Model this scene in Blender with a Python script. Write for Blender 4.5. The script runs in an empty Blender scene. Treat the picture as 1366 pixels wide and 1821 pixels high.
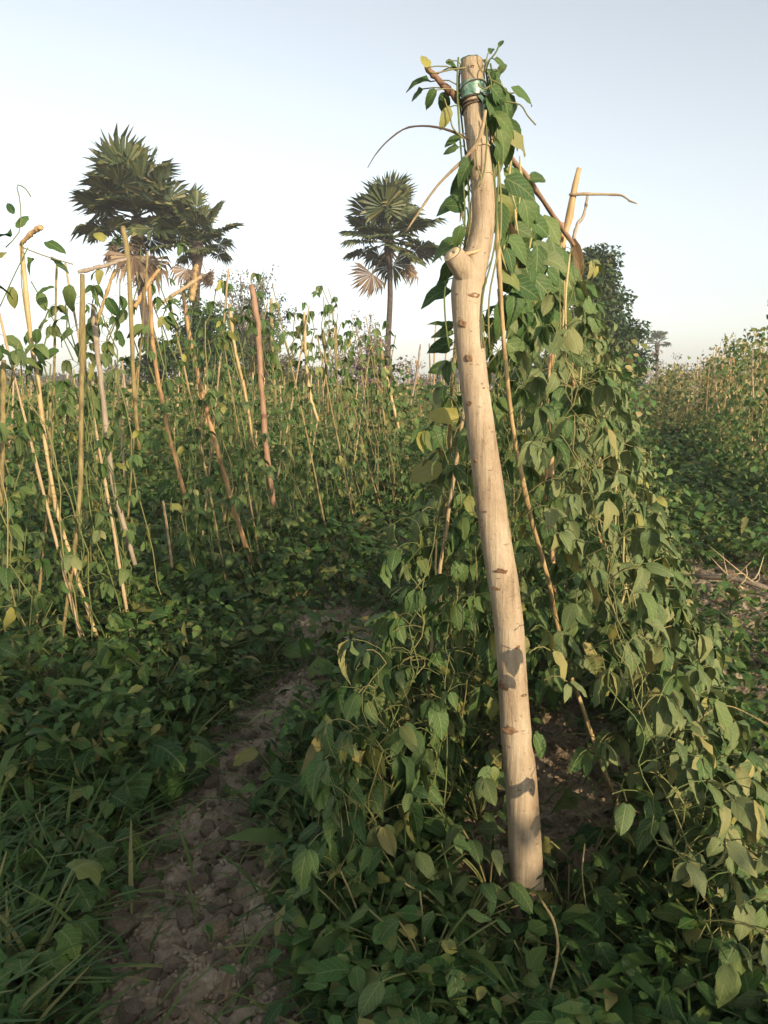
import bpy, math, random
import numpy as np
from mathutils import Vector, Matrix

random.seed(11); rng = np.random.default_rng(11)
scene = bpy.context.scene
col = scene.collection
R = math.radians

# ------------------------------------------------------------------ camera
CAM = Vector((0.0, 0.0, 1.5)); PITCH = R(9.2); F = 1366.0
cd = bpy.data.cameras.new('camera'); cam = bpy.data.objects.new('camera', cd); col.objects.link(cam)
cd.sensor_fit = 'VERTICAL'; cd.sensor_height = 36.0; cd.lens = 27.0; cd.clip_start = 0.05; cd.clip_end = 3000
cam.location = CAM; cam.rotation_euler = (math.pi/2 - PITCH, 0, 0); scene.camera = cam
# ------------------------------------------------------------------ sky and sun
SUN_EL, SUN_AZ = R(15), R(149)           # azimuth clockwise from +Y: low sun behind and to the right
w = bpy.data.worlds.new('World'); scene.world = w; w.use_nodes = True
nt = w.node_tree; nt.nodes.clear()
sky = nt.nodes.new('ShaderNodeTexSky'); sky.sky_type = 'NISHITA'; sky.sun_disc = False
sky.sun_elevation = SUN_EL; sky.sun_rotation = SUN_AZ
sky.altitude = 0; sky.air_density = 1.0; sky.dust_density = 1.2; sky.ozone_density = 1.0
hs = nt.nodes.new('ShaderNodeHueSaturation'); hs.inputs['Saturation'].default_value = 0.38
wb = nt.nodes.new('ShaderNodeMix'); wb.data_type = 'RGBA'; wb.blend_type = 'MULTIPLY'; wb.inputs[0].default_value = 1.0; wb.inputs[7].default_value = (0.99, 1.0, 0.985, 1)   # the camera's white balance, even over the whole sky
bg = nt.nodes.new('ShaderNodeBackground'); bg.inputs['Strength'].default_value = 0.15
ow = nt.nodes.new('ShaderNodeOutputWorld')
nt.links.new(sky.outputs[0], hs.inputs['Color']); nt.links.new(hs.outputs[0], wb.inputs[6]); nt.links.new(wb.outputs[2], bg.inputs['Color']); nt.links.new(bg.outputs[0], ow.inputs[0])
sd = bpy.data.lights.new('sun', 'SUN'); sun = bpy.data.objects.new('sun', sd); col.objects.link(sun)
sd.energy = 4.0; sd.angle = R(0.6); sd.color = (1.0, 0.78, 0.52)
sun.rotation_euler = (math.pi/2 - SUN_EL, 0, math.pi - SUN_AZ); sun.location = (10, -10, 10)
vs = scene.view_settings; vs.view_transform = 'Standard'; vs.look = 'None'; vs.gamma = 1.0; vs.exposure = 0.78
vs.use_curve_mapping = False
scene.cycles.max_bounces = 6; scene.cycles.transparent_max_bounces = 4
scene.cycles.use_denoising = True

HAZE = 0.0017
# ------------------------------------------------------------------ helpers
RIGHT = Vector((1, 0, 0)); FWD = Vector((0, math.cos(PITCH), -math.sin(PITCH))); UPV = Vector((0, math.sin(PITCH), math.cos(PITCH)))
def ray(px, py): return RIGHT*((px-683)/F) + UPV*(-(py-910.5)/F) + FWD
def P(px, py, Y):
    d = ray(px, py); return CAM + d*(Y/d.y)
def G(px, py, z=0.0):
    d = ray(px, py); return CAM + d*((z-CAM.z)/d.z)
def at_depth(px, Y): return (px-683)/F*Y*1.0
def norm(v): return v.normalized() if v.length > 1e-9 else Vector((0, 0, 1))
def U(a, b): return random.uniform(a, b)

def tag(o, label=None, cat=None, group=None, kind=None):
    if label: o['label'] = label
    if cat: o['category'] = cat
    if group: o['group'] = group
    if kind: o['kind'] = kind
    return o
def empty(name, loc, label=None, cat=None, group=None):
    o = bpy.data.objects.new(name, None); col.objects.link(o); o.location = loc
    o.empty_display_size = 0.1
    return tag(o, label, cat, group)
def link(name, me, parent=None, loc=None):
    o = bpy.data.objects.new(name, me); col.objects.link(o)
    if parent: o.parent = parent
    if loc is not None: o.location = loc
    return o

def np_mesh(name, V, Fc, mat, uv=None, smooth=True):
    """V (n,3); Fc (m,k) faces of one arity; uv (n,2) per vertex"""
    V = np.asarray(V, np.float32); Fc = np.asarray(Fc, np.int32); m, k = Fc.shape
    me = bpy.data.meshes.new(name)
    me.vertices.add(len(V)); me.vertices.foreach_set('co', V.ravel())
    me.loops.add(m*k); me.loops.foreach_set('vertex_index', Fc.ravel())
    me.polygons.add(m); me.polygons.foreach_set('loop_start', np.arange(0, m*k, k, dtype=np.int32))
    if uv is not None:
        l = me.uv_layers.new(name='UVMap'); l.data.foreach_set('uv', np.asarray(uv, np.float32)[Fc.ravel()].ravel())
    me.update(calc_edges=True)
    me.polygons.foreach_set('use_smooth', np.full(m, smooth, dtype=bool))
    me.materials.append(mat)
    return me

class MB:
    """collects quads (vertex arrays and faces) into one mesh"""
    def __init__(s): s.V = []; s.Fq = []; s.uv = []; s.n = 0
    def add(s, V, Fq, uv=None):
        V = np.asarray(V, float); s.V.append(V); s.Fq.append(np.asarray(Fq, int)+s.n); s.n += len(V)
        s.uv.append(np.zeros((len(V), 2)) if uv is None else uv)
    def tube(s, pts, rad, sides=6, cap=True):
        pts = np.array([tuple(p) for p in pts], float); n = len(pts)
        rad = np.broadcast_to(np.asarray(rad, float), (n,)) if np.ndim(rad) < 2 else np.asarray(rad)
        T = np.gradient(pts, axis=0); T /= np.linalg.norm(T, axis=1)[:, None]+1e-12
        ref = np.array([0, 1, 0.]) if abs(T[:, 1]).mean() < 0.8 else np.array([1., 0, 0])
        A = np.cross(T, ref); A /= np.linalg.norm(A, axis=1)[:, None]+1e-12
        B = np.cross(T, A)
        th = np.linspace(0, 2*math.pi, sides, endpoint=False)
        rr = rad[:, None] if rad.ndim == 1 else rad
        V = pts[:, None, :] + rr[..., None]*(np.cos(th)[None, :, None]*A[:, None, :] + np.sin(th)[None, :, None]*B[:, None, :])
        i = np.arange(n-1)[:, None]*sides; j = np.arange(sides)[None, :]; j2 = (j+1) % sides
        Fq = np.stack([i+j, i+j2, i+sides+j2, i+sides+j], -1).reshape(-1, 4)
        V = V.reshape(-1, 3)
        uv = np.stack([np.tile(th/(2*math.pi), n), np.repeat(np.linspace(0, 1, n), sides)], 1)
        if cap:
            V = np.vstack([V, pts[0], pts[-1]]); c0, c1 = len(V)-2, len(V)-1; uv = np.vstack([uv, [[0, 0], [0, 1]]])
            e = []
            for q in range(0, sides, 2):
                e.append([c0, (q+2) % sides, (q+1) % sides, q]); b = (n-1)*sides
                e.append([c1, b+q, b+(q+1) % sides, b+(q+2) % sides])
            Fq = np.vstack([Fq, e])
        s.add(V, Fq, uv)
    def mesh(s, name, mat, smooth=True, origin=None):
        V = np.vstack(s.V)
        if origin is not None: V = V - np.array(tuple(origin))
        return np_mesh(name, V, np.vstack(s.Fq), mat, np.vstack(s.uv), smooth)

def spline(pts, n):
    pts = [Vector(p) for p in pts]
    if len(pts) == 2: return [pts[0].lerp(pts[1], i/(n-1)) for i in range(n)]
    q = [pts[0]*2-pts[1]] + pts + [pts[-1]*2-pts[-2]]; out = []
    for i in range(n):
        f = i/(n-1)*(len(pts)-1); k = min(int(f), len(pts)-2); t = f-k
        a, b, c, d = q[k:k+4]
        out.append(0.5*((2*b)+(c-a)*t+(2*a-5*b+4*c-d)*t*t+(3*b-a-3*c+d)*t**3))
    return out

def vnoise(x, y, seed=0):
    xi = np.floor(x).astype(int); yi = np.floor(y).astype(int); fx = x-xi; fy = y-yi
    fx = fx*fx*(3-2*fx); fy = fy*fy*(3-2*fy)
    def h(a, b):
        n = (a*374761393 + b*668265263 + seed*974634777) & 0x7fffffff
        n = ((n ^ (n >> 13))*1274126177) & 0x7fffffff
        return ((n ^ (n >> 16)) & 0xffff)/65535.0
    return (h(xi, yi)*(1-fx)+h(xi+1, yi)*fx)*(1-fy) + (h(xi, yi+1)*(1-fx)+h(xi+1, yi+1)*fx)*fy
def fbm(x, y, oct=4, seed=0):
    s = 0; a = 0.5
    for o in range(oct): s = s + a*(vnoise(x*2**o, y*2**o, seed+o)-0.5); a *= 0.55
    return s

# ------------------------------------------------------------------ materials
def new_mat(name):
    m = bpy.data.materials.new(name); m.use_nodes = True; n = m.node_tree; n.nodes.clear()
    return m, n, lambda t, **k: _nd(n, t, k)
def _nd(n, t, k):
    d = n.nodes.new(t)
    for a, b in k.items(): setattr(d, a, b)
    return d
def ramp(N, stops):
    r = N('ShaderNodeValToRGB'); e = r.color_ramp.elements
    while len(e) < len(stops): e.new(0.5)
    for i, (p, c) in enumerate(stops): e[i].position = p; e[i].color = (*c, 1)
    return r
def math_n(n, N, op, a, b=None, clamp=False):
    d = N('ShaderNodeMath', operation=op); d.use_clamp = clamp
    for i, v in enumerate((a, b)):
        if v is None: continue
        if isinstance(v, (int, float)): d.inputs[i].default_value = v
        else: n.links.new(v, d.inputs[i])
    return d.outputs[0]

def leaf_mat(name, stops, rough=0.6, trans=0.22, vein=0.35, spots=(0.20, 0.17, 0.06), spot_amt=0.35, scale=30):
    m, n, N = new_mat(name); L = n.links.new
    oi = N('ShaderNodeObjectInfo'); ge = N('ShaderNodeNewGeometry'); tc = N('ShaderNodeTexCoord')
    rnd = math_n(n, N, 'FRACT', math_n(n, N, 'ADD', oi.outputs['Random'], ge.outputs['Random Per Island']))
    rp = ramp(N, stops); L(rnd, rp.inputs[0])
    no = N('ShaderNodeTexNoise'); no.inputs['Scale'].default_value = scale; no.inputs['Detail'].default_value = 3
    L(tc.outputs['Object'], no.inputs['Vector'])
    # brown / yellow blotches, stronger on some leaves than on others
    r2 = math_n(n, N, 'FRACT', math_n(n, N, 'MULTIPLY', rnd, 7.31))
    sp = math_n(n, N, 'MULTIPLY', math_n(n, N, 'MULTIPLY', math_n(n, N, 'SUBTRACT', no.outputs[0], 0.5, True), 5.0, True), math_n(n, N, 'MULTIPLY', r2, spot_amt*2), True)
    mx = N('ShaderNodeMix', data_type='RGBA'); L(sp, mx.inputs[0]); L(rp.outputs[0], mx.inputs[6]); mx.inputs[7].default_value = (*spots, 1)
    out = mx.outputs[2]
    if vein:
        sx = N('ShaderNodeSeparateXYZ'); L(tc.outputs['UV'], sx.inputs[0])
        a = math_n(n, N, 'ABSOLUTE', math_n(n, N, 'SUBTRACT', sx.outputs[0], 0.5))
        lat = math_n(n, N, 'SINE', math_n(n, N, 'MULTIPLY', math_n(n, N, 'SUBTRACT', math_n(n, N, 'MULTIPLY', sx.outputs[1], 6.0), math_n(n, N, 'MULTIPLY', a, 4.5)), 6.283))
        lat = math_n(n, N, 'MULTIPLY', math_n(n, N, 'SUBTRACT', lat, 0.80, True), 3.0, True)
        mid = math_n(n, N, 'MULTIPLY', math_n(n, N, 'SUBTRACT', 0.035, a, True), 40.0, True)
        v = math_n(n, N, 'MULTIPLY', math_n(n, N, 'MAXIMUM', lat, mid), vein)
        m2 = N('ShaderNodeMix', data_type='RGBA'); L(v, m2.inputs[0]); L(out, m2.inputs[6]); m2.inputs[7].default_value = (0.30, 0.32, 0.15, 1)
        out = m2.outputs[2]
        bp = N('ShaderNodeBump'); bp.inputs['Strength'].default_value = 0.35; bp.inputs['Distance'].default_value = 0.004
        L(math_n(n, N, 'SUBTRACT', no.outputs[0], v), bp.inputs['Height'])
    pb = N('ShaderNodeBsdfPrincipled'); L(out, pb.inputs['Base Color']); pb.inputs['Roughness'].default_value = rough
    pb.inputs['Specular IOR Level'].default_value = 0.3
    if vein: L(bp.outputs[0], pb.inputs['Normal'])
    tr = N('ShaderNodeBsdfTranslucent'); L(out, tr.inputs[0])
    ms = N('ShaderNodeMixShader'); ms.inputs[0].default_value = trans; L(pb.outputs[0], ms.inputs[1]); L(tr.outputs[0], ms.inputs[2])
    o = N('ShaderNodeOutputMaterial'); L(ms.outputs[0], o.inputs[0]); return m

def bark_mat(name, c0, c1, c2, scale=(60, 60, 6), bump=0.3, rough=0.75, ring=0.0, dist=0.004):
    m, n, N = new_mat(name); L = n.links.new
    tc = N('ShaderNodeTexCoord'); mp = N('ShaderNodeMapping'); mp.inputs['Scale'].default_value = scale; L(tc.outputs['Object'], mp.inputs[0])
    a = N('ShaderNodeTexNoise'); a.inputs['Scale'].default_value = 1; a.inputs['Detail'].default_value = 5; L(mp.outputs[0], a.inputs['Vector'])
    b = N('ShaderNodeTexNoise'); b.inputs['Scale'].default_value = 9; b.inputs['Detail'].default_value = 4; L(tc.outputs['Object'], b.inputs['Vector'])
    oi = N('ShaderNodeObjectInfo')
    f = math_n(n, N, 'ADD', math_n(n, N, 'MULTIPLY', a.outputs[0], 0.5), math_n(n, N, 'MULTIPLY', b.outputs[0], 0.5))
    f = math_n(n, N, 'ADD', f, math_n(n, N, 'MULTIPLY', math_n(n, N, 'SUBTRACT', oi.outputs['Random'], 0.5), 0.18))
    rp = ramp(N, [(0.32, c0), (0.5, c1), (0.68, c2)]); L(f, rp.inputs[0]); out = rp.outputs[0]
    if ring:
        mp2 = N('ShaderNodeMapping'); mp2.inputs['Scale'].default_value = (14, 14, 95); L(tc.outputs['Object'], mp2.inputs[0])
        c = N('ShaderNodeTexNoise'); c.inputs['Scale'].default_value = 1; c.inputs['Detail'].default_value = 2; L(mp2.outputs[0], c.inputs['Vector'])
        k = math_n(n, N, 'MULTIPLY', math_n(n, N, 'SUBTRACT', c.outputs[0], 0.60, True), 7*ring, True)
        mx = N('ShaderNodeMix', data_type='RGBA'); L(k, mx.inputs[0]); L(out, mx.inputs[6]); mx.inputs[7].default_value = (*[v*0.45 for v in c0], 1); out = mx.outputs[2]
    bp = N('ShaderNodeBump'); bp.inputs['Strength'].default_value = bump; bp.inputs['Distance'].default_value = dist; L(f, bp.inputs['Height'])
    pb = N('ShaderNodeBsdfPrincipled'); L(out, pb.inputs['Base Color']); L(bp.outputs[0], pb.inputs['Normal'])
    pb.inputs['Roughness'].default_value = rough; pb.inputs['Specular IOR Level'].default_value = 0.25
    o = N('ShaderNodeOutputMaterial'); L(pb.outputs[0], o.inputs[0]); return m

M = {}
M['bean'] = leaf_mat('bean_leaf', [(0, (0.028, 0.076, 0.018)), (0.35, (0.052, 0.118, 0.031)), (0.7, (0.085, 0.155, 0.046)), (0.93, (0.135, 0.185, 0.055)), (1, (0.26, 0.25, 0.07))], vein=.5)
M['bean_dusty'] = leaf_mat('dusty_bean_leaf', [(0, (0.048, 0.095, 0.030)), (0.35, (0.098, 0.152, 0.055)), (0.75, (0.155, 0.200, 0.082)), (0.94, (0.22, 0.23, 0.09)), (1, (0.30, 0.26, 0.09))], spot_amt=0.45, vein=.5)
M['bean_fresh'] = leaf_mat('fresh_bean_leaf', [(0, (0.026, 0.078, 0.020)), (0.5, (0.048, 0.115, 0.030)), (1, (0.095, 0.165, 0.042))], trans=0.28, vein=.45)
M['yellow'] = leaf_mat('yellowing_leaf', [(0, (0.30, 0.30, 0.07)), (0.5, (0.36, 0.33, 0.09)), (1, (0.24, 0.27, 0.08))], trans=0.28)
M['weed'] = leaf_mat('weed_leaf', [(0, (0.018, 0.060, 0.012)), (0.4, (0.036, 0.100, 0.020)), (0.8, (0.066, 0.140, 0.028)), (0.95, (0.13, 0.17, 0.045)), (1, (0.22, 0.21, 0.06))], trans=0.25)
M['far_bean'] = leaf_mat('far_bean_leaf', [(0, (0.036, 0.098, 0.026)), (0.4, (0.068, 0.148, 0.040)), (0.75, (0.110, 0.188, 0.054)), (1, (0.20, 0.23, 0.07))], vein=0, trans=0.25)
M['dry_bean'] = leaf_mat('drying_bean_leaf', [(0, (0.13, 0.15, 0.045)), (0.4, (0.22, 0.21, 0.075)), (0.75, (0.31, 0.25, 0.10)), (1, (0.40, 0.31, 0.15))], vein=0, trans=0.25)
M['grass'] = leaf_mat('grass_blade', [(0, (0.028, 0.072, 0.014)), (0.5, (0.055, 0.112, 0.022)), (0.85, (0.10, 0.145, 0.034)), (1, (0.24, 0.21, 0.08))], vein=0, trans=0.25)
M['dead_leaf'] = leaf_mat('dead_leaf', [(0, (0.13, 0.08, 0.045)), (0.6, (0.22, 0.15, 0.08)), (1, (0.33, 0.25, 0.14))], vein=0.15, trans=0.1)
M['vine'] = leaf_mat('vine_stem', [(0, (0.08, 0.12, 0.035)), (0.5, (0.14, 0.16, 0.055)), (1, (0.24, 0.20, 0.085))], vein=0, trans=0)
M['pod'] = leaf_mat('bean_pod', [(0, (0.30, 0.28, 0.11)), (0.5, (0.42, 0.36, 0.16)), (1, (0.50, 0.38, 0.19))], vein=0, trans=0.05)
def post_mat():
    m, n, N = new_mat('smooth_pale_bark'); L = n.links.new
    tc = N('ShaderNodeTexCoord')
    def noise(sc, det, rough=.6):
        mp = N('ShaderNodeMapping'); mp.inputs['Scale'].default_value = sc; L(tc.outputs['Object'], mp.inputs[0])
        a = N('ShaderNodeTexNoise'); a.inputs['Scale'].default_value = 1; a.inputs['Detail'].default_value = det; a.inputs['Roughness'].default_value = rough; L(mp.outputs[0], a.inputs['Vector']); return a.outputs[0]
    blot = noise((9, 9, 4), 6, .7); streak = noise((70, 70, 5), 4); fine = noise((260, 260, 120), 3); lent = noise((40, 40, 150), 2); spot = noise((75, 75, 60), 2)
    f = math_n(n, N, 'ADD', math_n(n, N, 'MULTIPLY', blot, .55), math_n(n, N, 'ADD', math_n(n, N, 'MULTIPLY', streak, .3), math_n(n, N, 'MULTIPLY', fine, .15)))
    rp = ramp(N, [(.37, (.19, .138, .088)), (.45, (.31, .24, .16)), (.54, (.385, .31, .215)), (.64, (.475, .395, .29))]); L(f, rp.inputs[0])
    k = math_n(n, N, 'MULTIPLY', math_n(n, N, 'SUBTRACT', lent, .66, True), 9, True); k2 = math_n(n, N, 'MULTIPLY', math_n(n, N, 'SUBTRACT', spot, .70, True), 12, True)
    kk = math_n(n, N, 'MULTIPLY', math_n(n, N, 'MAXIMUM', k, k2), .7)
    mx = N('ShaderNodeMix', data_type='RGBA'); L(kk, mx.inputs[0]); L(rp.outputs[0], mx.inputs[6]); mx.inputs[7].default_value = (.12, .075, .045, 1)
    bp = N('ShaderNodeBump'); bp.inputs['Strength'].default_value = .9; bp.inputs['Distance'].default_value = .006
    L(math_n(n, N, 'SUBTRACT', math_n(n, N, 'ADD', f, math_n(n, N, 'MULTIPLY', streak, .5)), math_n(n, N, 'MULTIPLY', kk, .5)), bp.inputs['Height'])
    pb = N('ShaderNodeBsdfPrincipled'); L(mx.outputs[2], pb.inputs['Base Color']); L(bp.outputs[0], pb.inputs['Normal']); pb.inputs['Roughness'].default_value = .8; pb.inputs['Specular IOR Level'].default_value = .2
    o = N('ShaderNodeOutputMaterial'); L(pb.outputs[0], o.inputs[0]); return m
M['post'] = post_mat()
M['scar'] = bark_mat('branch_scar', (0.10, 0.055, 0.03), (0.17, 0.10, 0.055), (0.26, 0.17, 0.10), bump=0.5)
M['cutwood'] = bark_mat('cut_wood', (0.42, 0.30, 0.16), (0.55, 0.41, 0.24), (0.62, 0.49, 0.31), scale=(80, 80, 80))
M['tan'] = bark_mat('split_bamboo', (0.20, 0.135, 0.06), (0.40, 0.29, 0.14), (0.52, 0.40, 0.22), scale=(120, 120, 7), bump=0.5, rough=0.55)
M['orange'] = bark_mat('orange_cane', (0.19, 0.11, 0.055), (0.37, 0.23, 0.11), (0.48, 0.33, 0.17), scale=(120, 120, 7), bump=0.5, rough=0.6)
M['red'] = bark_mat('reddish_branch', (0.15, 0.082, 0.05), (0.25, 0.15, 0.095), (0.34, 0.22, 0.145), scale=(120, 120, 8))
M['grey'] = bark_mat('grey_branch', (0.16, 0.13, 0.10), (0.26, 0.215, 0.165), (0.35, 0.29, 0.22), scale=(120, 120, 8))
M['olive'] = bark_mat('olive_cane', (0.13, 0.10, 0.045), (0.24, 0.19, 0.085), (0.36, 0.29, 0.14), scale=(120, 120, 7), bump=0.5)
M['straw'] = bark_mat('dry_straw', (0.26, 0.19, 0.11), (0.38, 0.29, 0.17), (0.50, 0.40, 0.25), scale=(160, 160, 4))
M['palm_trunk'] = bark_mat('palm_trunk', (0.045, 0.034, 0.027), (0.075, 0.057, 0.045), (0.12, 0.09, 0.07), scale=(3, 3, 9), bump=0.6, dist=0.04)
M['dark_bark'] = bark_mat('dark_bark', (0.06, 0.045, 0.035), (0.10, 0.08, 0.06), (0.16, 0.13, 0.10), scale=(6, 6, 1.5), dist=0.02)
M['twig'] = bark_mat('grey_twig', (0.13, 0.10, 0.09), (0.19, 0.15, 0.135), (0.25, 0.20, 0.18), scale=(9, 9, 2))
M['twine'] = bark_mat('dark_twine', (0.05, 0.035, 0.025), (0.09, 0.065, 0.045), (0.14, 0.10, 0.07), scale=(300, 300, 300))
M['frond'] = leaf_mat('palm_frond', [(0, (0.030, 0.052, 0.024)), (0.5, (0.055, 0.080, 0.034)), (0.85, (0.10, 0.12, 0.045)), (1, (0.20, 0.18, 0.07))], vein=0, trans=0.12, rough=0.5, scale=1.5)
M['dead_frond'] = leaf_mat('dead_palm_frond', [(0, (0.10, 0.065, 0.045)), (0.5, (0.17, 0.115, 0.075)), (1, (0.26, 0.19, 0.12))], vein=0, trans=0.05, scale=1.5)
M['tree_dark'] = leaf_mat('dark_tree_leaf', [(0, (0.014, 0.040, 0.012)), (0.5, (0.028, 0.066, 0.020)), (1, (0.055, 0.10, 0.030))], vein=0, trans=0.12, scale=1)
M['tree_olive'] = leaf_mat('olive_tree_leaf', [(0, (0.055, 0.060, 0.030)), (0.5, (0.090, 0.090, 0.045)), (1, (0.14, 0.125, 0.065))], vein=0, trans=0.12, scale=1)
M['tree_brown'] = leaf_mat('dry_tree_leaf', [(0, (0.12, 0.085, 0.075)), (0.5, (0.18, 0.13, 0.11)), (1, (0.24, 0.185, 0.14))], vein=0, trans=0.1, scale=1)
M['tree_grey'] = leaf_mat('grey_green_tree_leaf', [(0, (0.08, 0.09, 0.065)), (0.5, (0.12, 0.13, 0.09)), (1, (0.18, 0.18, 0.12))], vein=0, trans=0.1, scale=1)
def plastic():
    m, n, N = new_mat('green_plastic_tape'); L = n.links.new
    pb = N('ShaderNodeBsdfPrincipled'); pb.inputs['Base Color'].default_value = (0.16, 0.42, 0.32, 1); pb.inputs['Roughness'].default_value = 0.3
    tc = N('ShaderNodeTexCoord'); no = N('ShaderNodeTexNoise'); no.inputs['Scale'].default_value = 60; L(tc.outputs['Object'], no.inputs['Vector'])
    bp = N('ShaderNodeBump'); bp.inputs['Distance'].default_value = 0.004; L(no.outputs[0], bp.inputs['Height']); L(bp.outputs[0], pb.inputs['Normal'])
    rp = ramp(N, [(0.35, (0.10, 0.17, 0.12)), (0.5, (0.13, 0.26, 0.19)), (0.68, (0.27, 0.36, 0.29))]); L(no.outputs[0], rp.inputs[0]); L(rp.outputs[0], pb.inputs['Base Color'])
    o = N('ShaderNodeOutputMaterial'); L(pb.outputs[0], o.inputs[0]); return m
M['plastic'] = plastic()
def soil_mat(name, scale=1.0):
    m, n, N = new_mat(name); L = n.links.new
    tc = N('ShaderNodeTexCoord')
    a = N('ShaderNodeTexNoise'); a.inputs['Scale'].default_value = 5*scale; a.inputs['Detail'].default_value = 8; a.inputs['Roughness'].default_value = 0.65; L(tc.outputs['Object'], a.inputs['Vector'])
    b = N('ShaderNodeTexNoise'); b.inputs['Scale'].default_value = 55*scale; b.inputs['Detail'].default_value = 5; L(tc.outputs['Object'], b.inputs['Vector'])
    v = N('ShaderNodeTexVoronoi'); v.inputs['Scale'].default_value = 38*scale; L(tc.outputs['Object'], v.inputs['Vector'])
    f = math_n(n, N, 'ADD', math_n(n, N, 'MULTIPLY', a.outputs[0], 0.65), math_n(n, N, 'MULTIPLY', b.outputs[0], 0.35))
    rp = ramp(N, [(0.34, (0.125, 0.093, 0.060)), (0.48, (0.24, 0.188, 0.130)), (0.60, (0.33, 0.272, 0.196)), (0.72, (0.43, 0.375, 0.29))]); L(f, rp.inputs[0])
    h = math_n(n, N, 'SUBTRACT', math_n(n, N, 'ADD', f, math_n(n, N, 'MULTIPLY', b.outputs[0], 0.5)), math_n(n, N, 'MULTIPLY', v.outputs[0], 0.5))
    bp = N('ShaderNodeBump'); bp.inputs['Strength'].default_value = 0.8; bp.inputs['Distance'].default_value = 0.015; L(h, bp.inputs['Height'])
    pb = N('ShaderNodeBsdfPrincipled'); L(rp.outputs[0], pb.inputs['Base Color']); L(bp.outputs[0], pb.inputs['Normal']); pb.inputs['Roughness'].default_value = 0.95
    pb.inputs['Specular IOR Level'].default_value = 0.1
    o = N('ShaderNodeOutputMaterial'); L(pb.outputs[0], o.inputs[0]); return m
M['soil'] = soil_mat('crumbly_soil'); M['clod'] = soil_mat('dry_clod', 1.3)

# ------------------------------------------------------------------ the rows of the field
ROW_O = Vector((0.30, 2.0, 0)); TH = R(18)
RD = Vector((math.sin(TH), math.cos(TH), 0)); RL = Vector((math.cos(TH), -math.sin(TH), 0))
def RW(s, u, z=0.0): return ROW_O + RD*s + RL*u + Vector((0, 0, z))
def to_row(x, y):
    dx, dy = x-ROW_O.x, y-ROW_O.y
    return dx*RD.x+dy*RD.y, dx*RL.x+dy*RL.y

def soil_mask(x, y):
    """1 where bare soil shows, 0 where plants cover it"""
    x = np.asarray(x, float); y = np.asarray(y, float)
    wob = fbm(x*2.2+7, y*2.2, 3, 5)*0.55
    px_ = np.interp(y, [0.8, 1.74, 2.2, 2.72, 3.5, 4.2], [-.40, -.48, -.58, -.66, -.42, -.25])
    hw = np.interp(y, [0.8, 1.6, 2.2, 2.8, 3.6, 4.0], [.33, .31, .25, .18, .18, .0])
    a = np.clip(1.6-np.abs(x-px_+wob*0.4)/(hw+1e-3), 0, 1)
    s = (x-ROW_O.x)*RD.x+(y-ROW_O.y)*RD.y; u = (x-ROW_O.x)*RL.x+(y-ROW_O.y)*RL.y
    b = np.clip(1.6-np.hypot((u-0.12)/0.26, (s-0.55)/0.8), 0, 1)             # under the near trellis
    c = np.clip(1.6-np.hypot((x-2.6+wob)/0.40, (y-5.5)/0.7), 0, 1)          # brown patch by the right edge
    d = np.clip(1.5-np.hypot((x-1.8+wob)/0.26, (y-3.3)/0.6), 0, 1)
    e = np.clip(1.5-np.hypot((x+1.75)/0.34, (y-3.75)/0.16), 0, 1)
    f = np.clip(1.4-np.hypot((x+.22+wob)/0.35, (y-4.6)/0.6), 0, 1)
    return np.clip(np.maximum.reduce([a, b, c, d, e, f*0.8]) + wob*0.3, 0, 1)
def ground_h(x, y):
    x = np.asarray(x, float); y = np.asarray(y, float)
    u = (x-ROW_O.x)*RL.x+(y-ROW_O.y)*RL.y
    near = np.exp(-np.maximum(0, np.hypot(x, y)-12)/8)
    h = 0.03*np.cos(u*2*math.pi/2.6)*near - 0.03*np.exp(-((x-.36)/.45)**2-((y-1.9)/.5)**2)
    h = h + near*(0.10*fbm(x*1.1, y*1.1, 3, 1) + 0.085*fbm(x*4.5, y*4.5, 3, 2) + 0.11*np.abs(fbm(x*9, y*9, 3, 3)) + 0.06*np.abs(fbm(x*19+3, y*19, 2, 13)))
    h = h + 0.10*np.exp(-((x+1.75)/0.5)**2-((y-3.75)/0.25)**2) + 0.10*np.exp(-((x+.33)/0.3)**2-((y-3.55)/0.28)**2) + 0.07*np.exp(-((x-2.6)/0.6)**2-((y-5.5)/0.8)**2)
    return h - 0.02
def gz(x, y): return float(ground_h(np.array([x]), np.array([y]))[0])
def on_ground(v): return Vector((v.x, v.y, gz(v.x, v.y)))

def axis(lo, hi, step, far, growth=1.18):
    a = list(np.arange(lo, hi, step)); s = step; v = hi; r = []
    while v < far: s *= growth; v += s; r.append(v)
    s = step; v = lo; l = []
    while v > -far: s *= growth; v -= s; l.append(v)
    return np.array(l[::-1]+a+r)
gx = axis(-2.6, 3.2, 0.018, 900); gy = axis(0.8, 6.2, 0.018, 900)
X, Y = np.meshgrid(gx, gy); Z = ground_h(X, Y)
nx, ny = len(gx), len(gy)
I = (np.arange(ny-1)[:, None]*nx+np.arange(nx-1)[None, :]).ravel()
ground = link('ground', np_mesh('ground', np.stack([X.ravel(), Y.ravel(), Z.ravel()], 1), np.stack([I, I+1, I+nx+1, I+nx], 1), M['soil']))
tag(ground, 'brown crumbly soil of the bean field', None, None, 'structure')

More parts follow.
